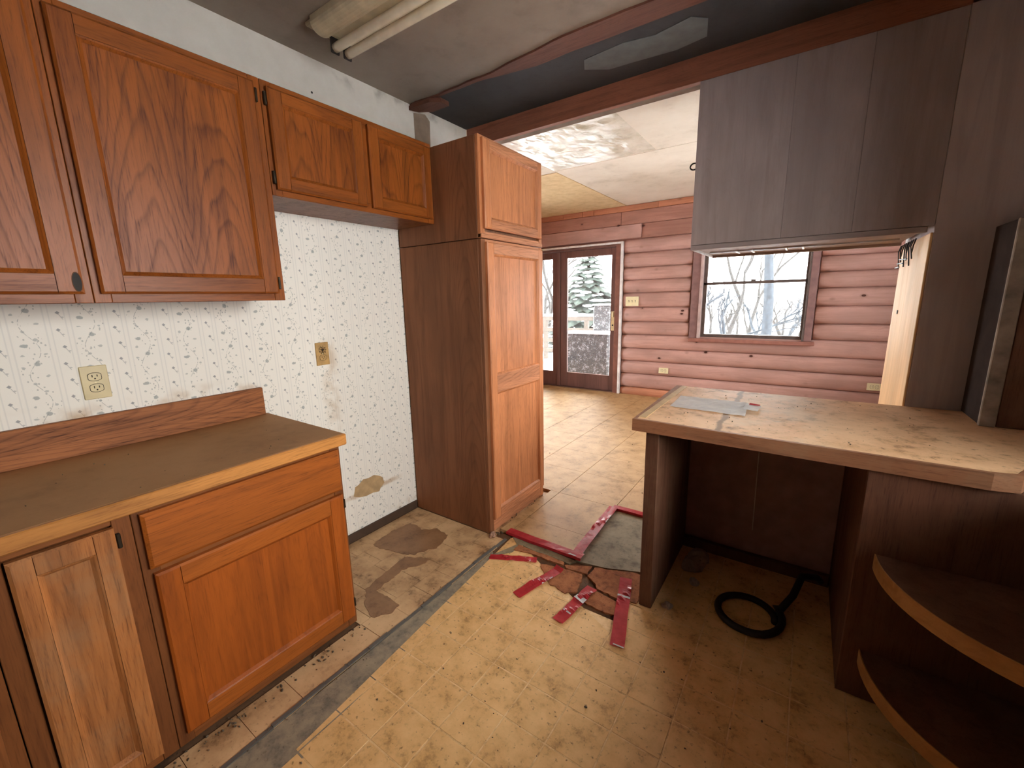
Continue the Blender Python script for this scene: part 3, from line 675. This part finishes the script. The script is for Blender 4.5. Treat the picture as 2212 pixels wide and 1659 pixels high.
def cab_door(parent, xf, y0, y1, z0, z1, sw=.058, rw=.058, mats=(None, None, None), mids=(), t=.020):
    sv, rh, pn = mats
    d = box('door', (xf, xf+.009), (y0+sw-.004, y1-sw+.004), (z0+rw-.004, z1-rw+.004), pn, parent, bev=0)
    lip_box('stile', xf, xf+t, y0, y0+sw, z0, z1, sv, d, 'lbt'); lip_box('stile', xf, xf+t, y1-sw, y1, z0, z1, sv, d, 'rbt')
    lip_box('rail', xf, xf+t, y0+sw, y1-sw, z0, z0+rw, rh, d, 'b'); lip_box('rail', xf, xf+t, y0+sw, y1-sw, z1-rw, z1, rh, d, 't')
    zs = [z0+rw]
    for (a, b) in mids: box('rail', (xf, xf+t), (y0+sw, y1-sw), (a, b), rh, d, bev=.001); zs += [a, b]
    zs.append(z1-rw)
    for k in range(0, len(zs), 2): ring_moulding(xf+.0095, xf+t-.0005, y0+sw, y1-sw, zs[k], zs[k+1], .013, sv, d)
    return d
def hinge(d, xf, y, z, h=.05): box('hinge', (xf, xf+.012), (y-.005, y+.005), (z-h/2, z+h/2), dkmetal, d, bev=.002)
def upper(name, label, y0, y1, z0, z1):
    t = thing(name, label, 'cabinet', (0, (y0+y1)/2, z0), 'oak cabinets on the wallpapered wall')
    box('carcass', (.002, .305), (y0+.001, y1-.001), (z0+.002, z1), oak_dk, t)
    for a, b in ((y0, y0+.042), (y1-.042, y1)): box('frame_stile', (.305, .324), (a+.0006, b), (z0, z1), oak_v, t)
    for a, b in ((z0, z0+.042), (z1-.042, z1)): box('frame_rail', (.305, .3235), (y0+.042, y1-.042), (a, b), oak_h, t)
    return t
U1 = upper('wall_cabinet', 'oak wall cabinet cut by the left picture edge with finger notch', -.25, .366, 1.459, 2.309)
D = cab_door(U1, .3242, -.225, .347, 1.487, 2.285, mats=(oak_v, oak_h, oak_p))
# finger notch
bm = bmesh.new(); ov = [(.333+.010*math.cos(a), 1.522+.028*math.sin(a)) for a in [2*PI*k/20 for k in range(20)]]
lo = [bm.verts.new((.3446, a, b)) for a, b in ov]; bm.faces.new(lo)
bm_obj('finger_notch', bm, slot_m, D)
bm = bmesh.new(); r1 = [bm.verts.new((.3442, .333+(a-.333)*1.15, 1.522+(b-1.522)*1.08)) for a, b in ov]; r2 = [bm.verts.new((.3458, .333+(a-.333)*1.05, 1.522+(b-1.522)*1.03)) for a, b in ov]
for k in range(20): bm.faces.new((r1[k], r1[(k+1) % 20], r2[(k+1) % 20], r2[k]))
bm_obj('notch_rim', bm, oak_dk, D)
U2 = upper('wall_cabinet', 'tall oak wall cabinet with one wide panelled door above the counter', .367, .967, 1.459, 2.309)
D = cab_door(U2, .3242, .384, .938, 1.487, 2.285, mats=(oak_v, oak_h, oak_p)); hinge(D, .326, .945, 1.53); hinge(D, .326, .945, 2.24)
U3 = upper('wall_cabinet', 'short oak wall cabinet with two small doors next to the pantry', .968, 1.890, 1.882, 2.309)
box('frame_stile', (.305, .3238), (1.41, 1.47), (1.924, 2.267), oak_v, U3)
D = cab_door(U3, .3242, .985, 1.422, 1.905, 2.285, mats=(oak_v, oak_h, oak_p), sw=.055, rw=.05); hinge(D, .326, .979, 1.95); hinge(D, .326, .979, 2.24)
D = cab_door(U3, .3242, 1.456, 1.872, 1.905, 2.285, mats=(oak_v, oak_h, oak_p), sw=.055, rw=.05)

# base cabinets
def base_cab(label, y0, y1):
    t = thing('base_cabinet', label, 'cabinet', (0, (y0+y1)/2, 0), 'oak base cabinets under the left counter')
    box('carcass', (.014, .586), (y0+.001, y1-.001), (.012, .872), oak_dk, t)
    for a, b in ((y0, y0+.042), (y1-.042, y1)): box('frame_stile', (.586, .606), (a+.0006, b), (.012, .872), oak_dk, t)
    for a, b in ((.012, .055), (.838, .872)): box('frame_rail', (.586, .6055), (y0+.042, y1-.042), (a, b), oak_dkh, t)
    return t
B1 = base_cab('oak base cabinet with a drawer over one broad panelled door', .289, .966)
box('frame_rail', (.586, .6052), (.331, .924), (.64, .67), oak_dkh, B1)
lip_box('drawer', .6065, .628, .306, .952, .668, .846, oak_bh, B1, 'lrtb', .009)
D = cab_door(B1, .6065, .312, .95, .058, .648, mats=(oak_b, oak_bh, oak_b), sw=.062, rw=.066, t=.0215)
hinge(D, .608, .957, .60, .04); hinge(D, .608, .957, .12, .04)
B2 = base_cab('narrow oak base cabinet with a worn streaked door', 0.0, .288)
D = cab_door(B2, .6065, .046, .247, .05, .835, mats=(oak_worn, oak_worn, oak_worn), sw=.045, rw=.055, t=.0215); hinge(D, .608, .254, .79, .045)
B3 = base_cab('dark oak base cabinet at the lower left picture corner', -1.2, -.002)
for a, b in ((-1.17, -.60), (-.585, -.03)): cab_door(B3, .6065, a, b, .05, .835, mats=(oak_dk, oak_dkh, oak_dk), t=.0215)
lc = thing('kitchen_counter', 'brown dusty laminate counter with orange oak front edge and wooden backsplash', 'counter', (.32, .4, .874))
box('laminate_top', (.002, .635), (-1.2, .974), (.875, .914), top_m, lc, bev=.001)
box('front_edge', (.635, .653), (-1.2, .976), (.868, .9145), edge_oak, lc, bev=.004)
box('backsplash', (.002, .028), (-1.2, .957), (.9145, 1.048), split_oak, lc, bev=.002)
# pantry
pt = thing('pantry_cabinet', 'tall oak pantry cabinet standing on the floor by the opening', 'cabinet', (.33, 2.2, 0))
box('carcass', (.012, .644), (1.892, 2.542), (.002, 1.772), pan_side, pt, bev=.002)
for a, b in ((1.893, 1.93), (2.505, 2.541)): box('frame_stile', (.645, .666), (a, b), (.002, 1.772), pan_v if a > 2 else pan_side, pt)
for a, b in ((.002, .10), (1.735, 1.772)): box('frame_rail', (.645, .6655), (1.931, 2.504), (a, b), pan_h, pt)
cab_door(pt, .6665, 1.925, 2.522, .085, 1.757, mats=(pan_v, pan_h, pan_v), sw=.055, rw=.062, mids=((.895, 1.0),), t=.021)
pu = thing('pantry_top_cabinet', 'oak top cabinet with one door stacked on the tall pantry', 'cabinet', (.33, 2.2, 1.774))
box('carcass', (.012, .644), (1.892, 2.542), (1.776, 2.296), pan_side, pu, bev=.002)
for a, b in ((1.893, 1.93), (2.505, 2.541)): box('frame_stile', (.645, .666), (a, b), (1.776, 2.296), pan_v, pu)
for a, b in ((1.778, 1.812), (2.262, 2.296)): box('frame_rail', (.645, .6655), (1.931, 2.504), (a, b), pan_h, pu)
box('lip_moulding', (.645, .672), (1.893, 2.541), (1.776, 1.800), pan_h, pu, bev=.003)
cab_door(pu, .6665, 1.914, 2.512, 1.826, 2.282, mats=(pan_v, pan_h, pan_v), sw=.052, rw=.05, t=.021)

# ------------------------------------------------------------------ plates on the walls
def plate(name, label, cat, o, ux, uz, nrm, w, h, m_, kind='outlet', rot=False):
    """o = centre on the wall, ux/uz axes in the wall plane, nrm out of the wall"""
    o, ux, uz, nrm = map(Vector, (o, ux, uz, nrm)); t = thing(name, label, cat, o)
    def blk(nm, a0, a1, b0, b1, c0, c1, mm, par, bev=.001):
        bm = bmesh.new(); addbox(bm, a0, a1, b0, b1, c0, c1, bev)
        for v in bm.verts: v.co = o + ux*v.co.x + uz*v.co.y + nrm*v.co.z
        return bm_obj(nm, bm, mm, par)
    def disc(nm, pts, c0, c1, mm, par):
        bm = bmesh.new(); lo = [bm.verts.new(o+ux*a+uz*b+nrm*c0) for a, b in pts]; hi = [bm.verts.new(o+ux*a+uz*b+nrm*c1) for a, b in pts]
        bm.faces.new(lo[::-1]); bm.faces.new(hi)
        for k in range(len(pts)): bm.faces.new((lo[k], lo[(k+1) % len(pts)], hi[(k+1) % len(pts)], hi[k]))
        return bm_obj(nm, bm, mm, par)
    blk('plate', -w/2, w/2, -h/2, h/2, .0003, .006, m_, t, .002)
    S = max(w, h)/.115
    if kind == 'outlet':
        for c in (.0195*S, -.0195*S):
            sw_ = (lambda a, b: (b, -a)) if rot else (lambda a, b: (a, b))
            oval = [sw_(.0165*S*max(-1, min(1, 1.25*math.cos(q))), c+.0135*S*math.sin(q)) for q in [2*PI*k/24 for k in range(24)]]
            rim = [((a-sw_(0, c)[0])*1.10+sw_(0, c)[0], (b-sw_(0, c)[1])*1.12+sw_(0, c)[1]) for a, b in oval]
            disc('socket_gap', rim, .0055, .0063, slot_m, t)
            r_ = disc('receptacle', oval, .006, .0075, m_, t)
            for dx, hh in ((-.0062, .0085), (.0066, .007)):
                pts = [sw_(dx*S+e*.0013*S, c+.0035*S+f*hh*S*.5) for e, f in ((-1, -1), (1, -1), (1, 1), (-1, 1))]; disc('slot', pts, .0073, .0078, slot_m, r_)
            disc('ground_hole', [sw_(.0024*S*math.cos(q), c-.0062*S+.0024*S*math.sin(q)) for q in [2*PI*k/10 for k in range(10)]], .0073, .0078, slot_m, r_)
        disc('screw', [(.003*math.cos(q), .003*math.sin(q)) for q in [2*PI*k/10 for k in range(10)]], .006, .007, brass_m, t)
    else:
        for c in (-.046, 0, .046):
            blk('toggle_slot', c-.006, c+.006, -.013, .013, .0055, .0065, slot_m, t, 0); blk('toggle', c-.004, c+.004, -.012, .004, .006, .016, m_, t)
    return t
plate('wall_outlet', 'ivory double outlet on the wallpaper above the counter', 'outlet', (0, .386, 1.171), (0, 1, 0), (0, 0, 1), (1, 0, 0), .076, .124, ivory_m)
t2 = plate('wall_outlet', 'browned scorched outlet on the wallpaper beside the pantry', 'outlet', (0, 1.30, 1.171), (0, 1, 0), (0, 0, 1), (1, 0, 0), .076, .124, ivory2_m)
bm = bmesh.new()
for k in range(9):
    a = 2*PI*k/9; tube_bm(bm, [(.0075, 1.30, 1.192), (.014, 1.30+.010*math.cos(a), 1.192+.012*math.sin(a)), (.009, 1.30+.022*math.cos(a), 1.192+.024*math.sin(a))], .0011, 4)
bm_obj('scorched_wires', bm, slot_m, t2)
plate('light_switch', 'pale triple switch plate on the logs beside the glazed door', 'switch', (.098, 6.004, 1.375), (1, 0, 0), (0, 0, 1), (0, -1, 0), .188, .133, ivory3_m, 'switch')
plate('wall_outlet', 'sideways pale outlet low on the logs below the switch plate', 'outlet', (.58, 6.004, .414), (1, 0, 0), (0, 0, 1), (0, -1, 0), .13, .08, ivory3_m, rot=True)
plate('wall_outlet', 'sideways pale outlet low on the logs beside the pine post', 'outlet', (2.85, 6.004, .41), (1, 0, 0), (0, 0, 1), (0, -1, 0), .13, .08, ivory3_m, rot=True)

# ------------------------------------------------------------------ ceiling lamp
fl = thing('fluorescent_lamp', 'dusty unlit fluorescent fixture with two tubes on the kitchen ceiling', 'lamp', (.9, 1.35, 2.65))
prism('housing', [(1.232,2.6495)]+[(1.28-.048*math.cos(a), 2.625-.036*math.sin(a)) for a in [PI*k/10 for k in range(11)]]+[(1.46,2.627),(1.475,2.6495)], .30, 1.52, lampw, fl, axis='x')
for y in (1.365, 1.43):
    tube('tube', [(.272, y, 2.588), (.30, y, 2.588), (1.50, y, 2.588), (1.53, y, 2.588)], [.0185, .0195, .0195, .0185], tube_m, fl, 14)
    for x in (.265, 1.531): box('lampholder', (x, x+.010), (y-.022, y+.022), (2.565, 2.6495), slot_m, fl, bev=.004)
box('end_cap', (.245, .30), (1.24, 1.465), (2.63, 2.6495), lampw, fl, bev=.006)

# ------------------------------------------------------------------ red tape
def tape_strip(label, p, q, w, z, folds=(), curl=.0, white=(), edge_drop=None):
    p, q = Vector((*p, 0)), Vector((*q, 0)); d = q-p; L = d.length; d.normalize(); s = Vector((-d.y, d.x, 0)); n = 26; sd = random.random()*30
    bm = bmesh.new(); rows = []
    def hgt(t, e):
        h = z+.0012+.0016*abs(mnoise.noise((t*9+sd, e*1.5, 0)))
        for (c, a, wd) in folds: h += a*math.exp(-((t+.12*e-c)/wd)**2)
        if t < .08: h += curl*(1-t/.08)**2
        return h
    for k in range(n+1):
        t = k/n; wob = .004*mnoise.noise((t*3+sd, 2, 0))
        rows.append([bm.verts.new(p+d*(L*t)+s*(e*w/2+wob)+Vector((0, 0, hgt(t, e)))) for e in (-1, -.4, .3, 1)])
    for a, b in zip(rows, rows[1:]):
        for k in range(3): bm.faces.new((a[k], b[k], b[k+1], a[k+1]))
    if edge_drop is not None:
        sgn = edge_drop; idx = 3 if sgn > 0 else 0
        dn = [bm.verts.new(r[idx].co+s*sgn*.004-Vector((0, 0, .014))) for r in rows]
        for k in range(n): bm.faces.new((rows[k][idx], rows[k+1][idx], dn[k+1], dn[k]))
    r = bmesh.ops.solidify(bm, geom=list(bm.faces), thickness=.0006)
    o = tag(bm_obj('red_tape', bm, tape_m), label, 'tape', 'strips of red tape on the floor')
    for (t0, t1, e0, e1) in white:
        bm = bmesh.new(); P = []
        for (t, e) in ((t0, e0), (t0+.02, e1), (t1+.02, e1), (t1, e0)): P.append(bm.verts.new(p+d*(L*t)+s*(e*w/2)+Vector((0, 0, hgt(t, e)+.0022))))
        bm.faces.new(P); bmesh.ops.solidify(bm, geom=list(bm.faces), thickness=.0005); bm_obj('white_fold', bm, tapew_m, o)
    return o
tape_strip('red tape along the front step edge of the dining floor', (.752, 1.967), (1.262, 1.962), .052, FZ, edge_drop=-1, white=((.84, .92, -.9, -.5),))
tape_strip('red tape running back from the step corner beside the plywood patch', (1.222, 1.985), (1.192, 2.60), .058, FZ+.001, folds=((.62, .006, .03),), white=((.62, .8, -1, -.8),))
tape_strip('red tape at the back edge of the plywood patch by the peninsula', (1.19, 2.612), (1.62, 2.615), .045, FZ, edge_drop=-1)
tape_strip('short red tape lying left on the vinyl beside the floor seam', (.808, 1.70), (1.05, 1.818), .046, 0.001, folds=((.35, .005, .04), (.75, .004, .04)))
tape_strip('red tape slanting left of the crumbled board', (1.20, 1.815), (1.116, 1.513), .055, .004, folds=((.5, .007, .08),), curl=.012, white=((.25, .5, .75, 1.0),))
tape_strip('short red tape with white creases in front of the crumbled board', (1.41, 1.765), (1.37, 1.472), .056, .006, folds=((.28, .01, .05), (.7, .004, .03)), white=((.30, .42, -1, 1), (.72, .75, -.8, .8)))
tape_strip('long red tape with a dark fold beside the peninsula end panel', (1.526, 1.93), (1.648, 1.482), .06, .006, folds=((.3, .008, .03),), white=((.29, .32, -1, 1), (.975, .99, -.6, .9)))

# ------------------------------------------------------------------ crumbled subfloor pieces
def chunk(label, poly, z1):
    c = (sum(p[0] for p in poly)/len(poly), sum(p[1] for p in poly)/len(poly)); q = []
    for i in range(len(poly)):
        a, b = Vector(poly[i]), Vector(poly[(i+1) % len(poly)]); m = max(2, int((b-a).length/.009))
        for k in range(m):
            v = a.lerp(b, k/m); w = .010*mnoise.noise((v.x*38, v.y*38, 0))+.006*mnoise.noise((v.x*110, v.y*110, 3)); v = v+(Vector(c)-v).normalized()*(.001+w); q.append((v.x, v.y))
    tag(prism('broken_subfloor', q, -.0055, z1, rust_m, None, bev=.002), label, 'rubble', 'broken pieces of subfloor')
chunk('long thin strip of crumbled board under the front step', [(.886,1.826),(.88,1.886),(.996,1.88),(1.096,1.884),(1.188,1.881),(1.196,1.855),(1.104,1.847),(1.013,1.853)], .005)
chunk('rusty crumbled board between the slanting tapes', [(1.08,1.80),(1.143,1.815),(1.213,1.83),(1.325,1.84),(1.338,1.796),(1.352,1.701),(1.311,1.658),(1.216,1.672),(1.177,1.70)], .004)
chunk('largest rusty crumbled board under the long tape', [(1.35,1.925),(1.547,2.0),(1.63,1.99),(1.63,1.78),(1.528,1.759),(1.433,1.775),(1.35,1.844)], .006)
chunk('small crumbled board piece nearest the vinyl', [(1.431,1.753),(1.533,1.746),(1.60,1.72),(1.60,1.66),(1.526,1.644),(1.42,1.65),(1.37,1.69)], .004)
chunk('dark crumbled board piece below the step corner', [(1.205,1.862),(1.335,1.93),(1.339,1.855),(1.22,1.839)], .004)

# ------------------------------------------------------------------ small things on and under the peninsula
def sheet(name, label, cat, poly, z, mat, amp=.003, n=22):
    bm = bmesh.new(); a, b, c, d = map(Vector, poly); g_ = []
    for i in range(n+1):
        r = []
        for j in range(9):
            p = a.lerp(b, i/n).lerp(d.lerp(c, i/n), j/8); h = amp*abs(mnoise.noise((p.x*22+p.y*9, p.y*26-p.x*11, 0)))
            r.append(bm.verts.new((p.x, p.y, z+.0008+h)))
        g_.append(r)
    for i in range(n):
        for j in range(8): bm.faces.new((g_[i][j], g_[i+1][j], g_[i+1][j+1], g_[i][j+1]))
    bmesh.ops.solidify(bm, geom=list(bm.faces), thickness=.0004)
    return tag(bm_obj(name, bm, mat), label, cat)
sheet('envelope', 'long crumpled white envelope lying on the peninsula counter', 'envelope', [(1.667,2.05),(1.99,2.03),(1.975,2.30),(1.66,2.30)], .921, paper_m, .0045)
nt_ = sheet('paper_slip', 'small white slip with a red bar beside the envelope on the counter', 'paper', [(1.965,2.135),(2.03,2.122),(2.035,2.238),(1.975,2.245)], .9275, paper_m, .003, 8)
prism('red_bar', [(1.985,2.225),(2.028,2.222),(2.03,2.243),(1.984,2.262)], .9312, .9318, plain('matte_red_print', (.45, .02, .03), .9, .1), nt_)
tag(tube('hanging_string', [(2.045,2.2,.866),(2.046,2.2,.7),(2.048,2.2,.5),(2.05,2.2,.314)], .0017, plain('pale_string', (.6, .52, .48), .7), None, 5), 'thin pale string hanging down in the kneehole', 'string')
hp = []
for k in range(30):
    a = 2*PI*(k-29)/26+.7; r = .108+.001*k; hp.append((2.075+r*math.cos(a)*1.0, 1.982+r*math.sin(a), .017+.0012*max(0, k-22)*2))
hp += [(2.20,2.05,.045),(2.24,2.14,.07),(2.27,2.26,.11),(2.33,2.34,.08),(2.35,2.40,.03)]
tag(tube('black_hose', hp, .0155, black_m, None, 10), 'black rubber hose coiled on the floor under the peninsula', 'hose')
def lump(name, label, x, y, r, mat, sy=1, z0=.0):
    bm = bmesh.new(); bmesh.ops.create_icosphere(bm, subdivisions=3, radius=r)
    sd = random.random()*40
    for v in bm.verts:
        k = 1+.55*mnoise.noise(v.co*(2.4/r)*.5+Vector((sd, 0, 0)))+.25*mnoise.noise(v.co*(6/r)*.5+Vector((0, sd, 0))); v.co *= k; v.co.z = max(-r*.45, v.co.z*.75); v.co.y *= sy
    zm = min(v.co.z for v in bm.verts)
    for v in bm.verts: v.co += Vector((x, y, z0-zm+.0005))
    tag(bm_obj(name, bm, mat, smooth=False), label, 'debris')
lump('crumpled_rag', 'crumpled dark rag on the floor behind the peninsula end panel', 1.80, 2.24, .06, rag_m, 1.3)
lump('crumpled_rag', 'small pale crumpled scrap beside the dark rag', 1.828, 2.085, .022, plain('pale_scrap', (.42, .34, .28), .9))
lump('crumpled_rag', 'small brown lump near the foot of the peninsula end panel', 1.756, 1.84, .02, rag_m)
lump('leaf_scrap', 'dry curled leaf at the front corner of the pantry foot', .69, 1.875, .022, plain('dry_leaf', (.36, .20, .13), .8))
# crumbs and grit
bm = bmesh.new()
def crumb(x, y, z, r):
    m = Matrix.Translation((x, y, z+r*.4)) @ Matrix.Rotation(random.random()*6, 4, Vector((random.random()-.5, random.random()-.5, random.random()-.5)).normalized()) @ Matrix.Diagonal((1, random.uniform(.4, 1), random.uniform(.3, .7), 1))
    bmesh.ops.create_icosphere(bm, subdivisions=1, radius=r, matrix=m)
for k in range(70): crumb(random.gauss(.645, .016), random.uniform(.25, .97), 0, random.uniform(.002, .007))
for k in range(90): crumb(random.gauss(.70, .022), random.uniform(1.88, 2.56), .002, random.uniform(.002, .008))
for k in range(110): crumb(random.uniform(.95, 2.2), random.uniform(.45, 1.7), 0, random.uniform(.0012, .0045)*(1 if random.random() < .9 else 1.8))
for k in range(60): crumb(random.gauss(.777, .02), random.uniform(.3, 1.9), .002, random.uniform(.001, .004))
for k in range(90): crumb(random.uniform(-.6, 1.9), random.uniform(2.6, 5.6), FZ, random.uniform(.0015, .006))
tag(bm_obj('floor_grit', bm, crumb_m), 'brown grit and crumbs scattered over the floors', 'debris', kind='stuff')
bm = bmesh.new()
for k in range(30): crumb(random.uniform(.1, .62), random.uniform(-.2, .95), .9143, random.uniform(.001, .0035))
tag(bm_obj('counter_grit', bm, crumb_m), 'fine dark grit on the brown counter below the wallpaper', 'debris', kind='stuff')
bm = bmesh.new(); n = 0
while n < 45:
    x, y = random.uniform(1.65, 2.6), random.uniform(1.8, 2.5)
    if x < 2.06 and 1.98 < y < 2.34: continue
    crumb(x, y, .9205, random.uniform(.001, .004)); n += 1
tag(bm_obj('counter_grit', bm, crumb_m), 'fine dark grit on the worn peninsula counter', 'debris', kind='stuff')

# ------------------------------------------------------------------ outdoors: snow, deck, trees
bm = bmesh.new(); N = 60; gr = []
for i in range(N+1):
    r = []
    for j in range(N+1):
        x, y = -60+120*i/N, -40+140*j/N; h = -.45+.25*mnoise.noise((x*.12, y*.12, 0))+(max(0, y-22)*.03)
        r.append(bm.verts.new((x, y, h if y < 5 or y > 6 else -.5)))
    gr.append(r)
for i in range(N):
    for j in range(N): bm.faces.new((gr[i][j], gr[i+1][j], gr[i+1][j+1], gr[i][j+1]))
struct(bm_obj('ground', bm, snow_m, smooth=True))
dk = thing('deck', 'wooden deck dusted with snow outside the glazed door', 'deck', (-1.6, 7.6, -.15))
for k in range(20): box('deck_board', (-4.2, .2), (6.2+k*.142, 6.2+k*.142+.136), (-.10, -.06), deck_m, dk, bev=.004)
box('snow_cover', (-4.2, -1.5), (6.9, 9.0), (-.06, -.02), snow_m, dk, bev=.01)
rl = thing('deck_railing', 'grey deck railing with horizontal boards outside the glazed door', 'railing', (-1.6, 9.0, -.06))
for x in (-4.15, -3.06, -1.98, -.9, .15): box('post', (x-.045, x+.045), (8.95, 9.04), (-.06, 1.02), deck_m, rl)
for z in (.92, .66, .40, .16): box('rail', (-4.2, .2), (8.94, 8.975), (z, z+.09), deck_m, rl)
box('snow_cap', (-4.2, .2), (8.92, 9.06), (1.021, 1.07), snow_m, rl, bev=.01)
gb = thing('covered_grill', 'grey snow speckled covered box on the deck outside the glazed door', 'box', (-1.05, 7.15, -.06))
box('lower_box', (-1.45, -.62), (6.95, 7.5), (-.059, .80), greybox_m, gb, bev=.03); box('upper_box', (-1.08, -.74), (7.3, 7.6), (.801, 1.29), greybox_m, gb, bev=.03)
box('snow_cap', (-1.47, -.60), (6.93, 7.29), (.801, .84), snow_m, gb, bev=.015); box('snow_cap', (-1.10, -.72), (7.30, 7.62), (1.291, 1.32), snow_m, gb, bev=.012)
def spruce(label, x, y, h, r, z0=-.5):
    t = thing('spruce_tree', label, 'tree', (x, y, z0))
    tube('trunk', [(x, y, z0), (x, y, z0+h*.95)], [.09, .01], bark_m, t, 7)
    bm = bmesh.new(); bs = bmesh.new(); n = 26
    for k in range(n):
        f = k/(n-1); z = z0+h*(.06+.92*f); rr = r*(1-f)**.85+.05; m = int(9+10*(1-f))
        for a in range(m):
            an = 2*PI*(a+random.random()*.8)/m+k*.7; L = rr*random.uniform(.75, 1.1); dx, dy = math.cos(an), math.sin(an); sx, sy = -dy, dx
            w = L*.30; dr = L*.38
            A = Vector((x, y, z)); E = A+Vector((dx*L, dy*L, -dr)); Mi = A+Vector((dx*L*.55, dy*L*.55, -dr*.40))
            for off in (0, .03):
                q = [bm.verts.new(A), bm.verts.new(Mi+Vector((sx*w, sy*w, -.05-off))), bm.verts.new(E), bm.verts.new(Mi-Vector((sx*w, sy*w, .05+off))), bm.verts.new(Mi+Vector((0, 0, .03)))]
                for i0, i1 in ((0, 1), (1, 2), (2, 3), (3, 0)): bm.faces.new((q[i0], q[i1], q[4]))
            if random.random() < .75:
                c = Mi.lerp(E, random.uniform(0, .5))+Vector((0, 0, .055)); bmesh.ops.create_icosphere(bs, subdivisions=1, radius=1, matrix=Matrix.Translation(c) @ Matrix.Rotation(an, 4, 'Z') @ Matrix.Diagonal((L*.30, w*.6, .05, 1)))
    f1 = bm_obj('foliage', bm, spruce_m, t); bm_obj('snow_load', bs, snow_m, f1, smooth=True)
spruce('snow laden spruce seen through the glazed door', -4.35, 14.2, 4.0, 2.1)
def bare_tree(label, x, y, h, r, mat=bark_m, depth=4, lean=0, group='bare trees behind the house', spread=.6, z0=-.5):
    bm = bmesh.new()
    def grow(p, d, L, rad, n):
        q = p+d*L; mid = p+d*(L*.5)+Vector((random.uniform(-1, 1), random.uniform(-1, 1), 0))*L*.05
        tube_bm(bm, [p, mid, q], [rad, rad*.85, rad*.68], 6 if n > 2 else 4, cap=False)
        if n <= 0: return
        for k in range(2 if n > 2 else 3):
            nd = (d+Vector((random.uniform(-1, 1)*spread, random.uniform(-1, 1)*spread, random.uniform(-.1, .45)))).normalized()
            grow(p.lerp(q, random.uniform(.55, 1)) if k else q, nd, L*random.uniform(.6, .8), rad*(.72 if k == 0 else .58), n-1)
    grow(Vector((x, y, z0)), Vector((lean, 0, 1)).normalized(), h, r, depth)
    tag(bm_obj('bare_tree', bm, mat, smooth=True), label, 'tree', group)
bare_tree('thick cold blue tree trunk outside the right half of the far window', 1.40, 12.0, 3.6, .14, bluebark, 3, -.05, spread=.35)
for i, (x, y, h, r, le) in enumerate(((-.9, 15, 1.5, .07, -.2), (-.2, 17, 1.7, .09, .25), (.3, 19, 1.8, .08, .15), (2.2, 20, 1.6, .07, 0), (-2.0, 18, 1.6, .07, .1), (.75, 12.6, .5, .035, -.3), (2.0, 12.4, .5, .03, .1), (-6.6, 15, 1.9, .09, .2), (-8.5, 18, 2.0, .1, .1))):
    lab = ['leaning bare tree at the left edge of the far window', 'forked bare tree left in the far window', 'slim bare tree in the middle of the far window', 'bare tree at the right edge of the far window', 'distant bare tree behind the window casing', 'low bare shrub left of the thick trunk', 'low bare shrub right of the thick trunk', 'bare tree seen through the narrow left door glass', 'far bare tree behind the narrow left door glass'][i]
    bare_tree(lab, x, y, h, r, bark_m, 5, le)
for k in range(11):
    y = 13.5+(k*3.7) % 9.5; x = 2.17+(1.0+1.15*(k+.5)/11-2.17)*y/6.05
    ordn = ['leftmost', 'second', 'third', 'fourth', 'fifth', 'sixth', 'seventh', 'eighth', 'ninth', 'tenth', 'rightmost'][k]
    bare_tree(ordn+' thin bare tree from the left in the thicket behind the far window' if 0 < k < 10 else ordn+' thin bare tree in the thicket behind the far window', x, y, random.uniform(.5, 1.0), random.uniform(.06, .10), bark_m if k % 3 else bluebark, 5, random.uniform(-.3, .3), 'thicket of thin bare trees', .75)
bare_tree('fallen bare branches on the snow below the far window', -.4, 13, 1.2, .05, bluebark, 4, 2.2, z0=-.2)
bd = thing('white_garage', 'low white garage far behind the thick tree trunk', 'building', (2.0, 26, -.3))
box('wall', (.3, 3.6), (26, 30), (-.3, 1.9), plain('white_siding', (.8, .78, .74), .8), bd, bev=0); prism('roof', [(.1, 1.9), (3.8, 1.9), (1.95, 3.0)], 25.8, 30.2, snow_m, bd, axis='y')
box('garage_door', (1.0, 2.6), (25.96, 26), (-.25, 1.5), plain('garage_door_grey', (.5, .5, .52), .7), bd)
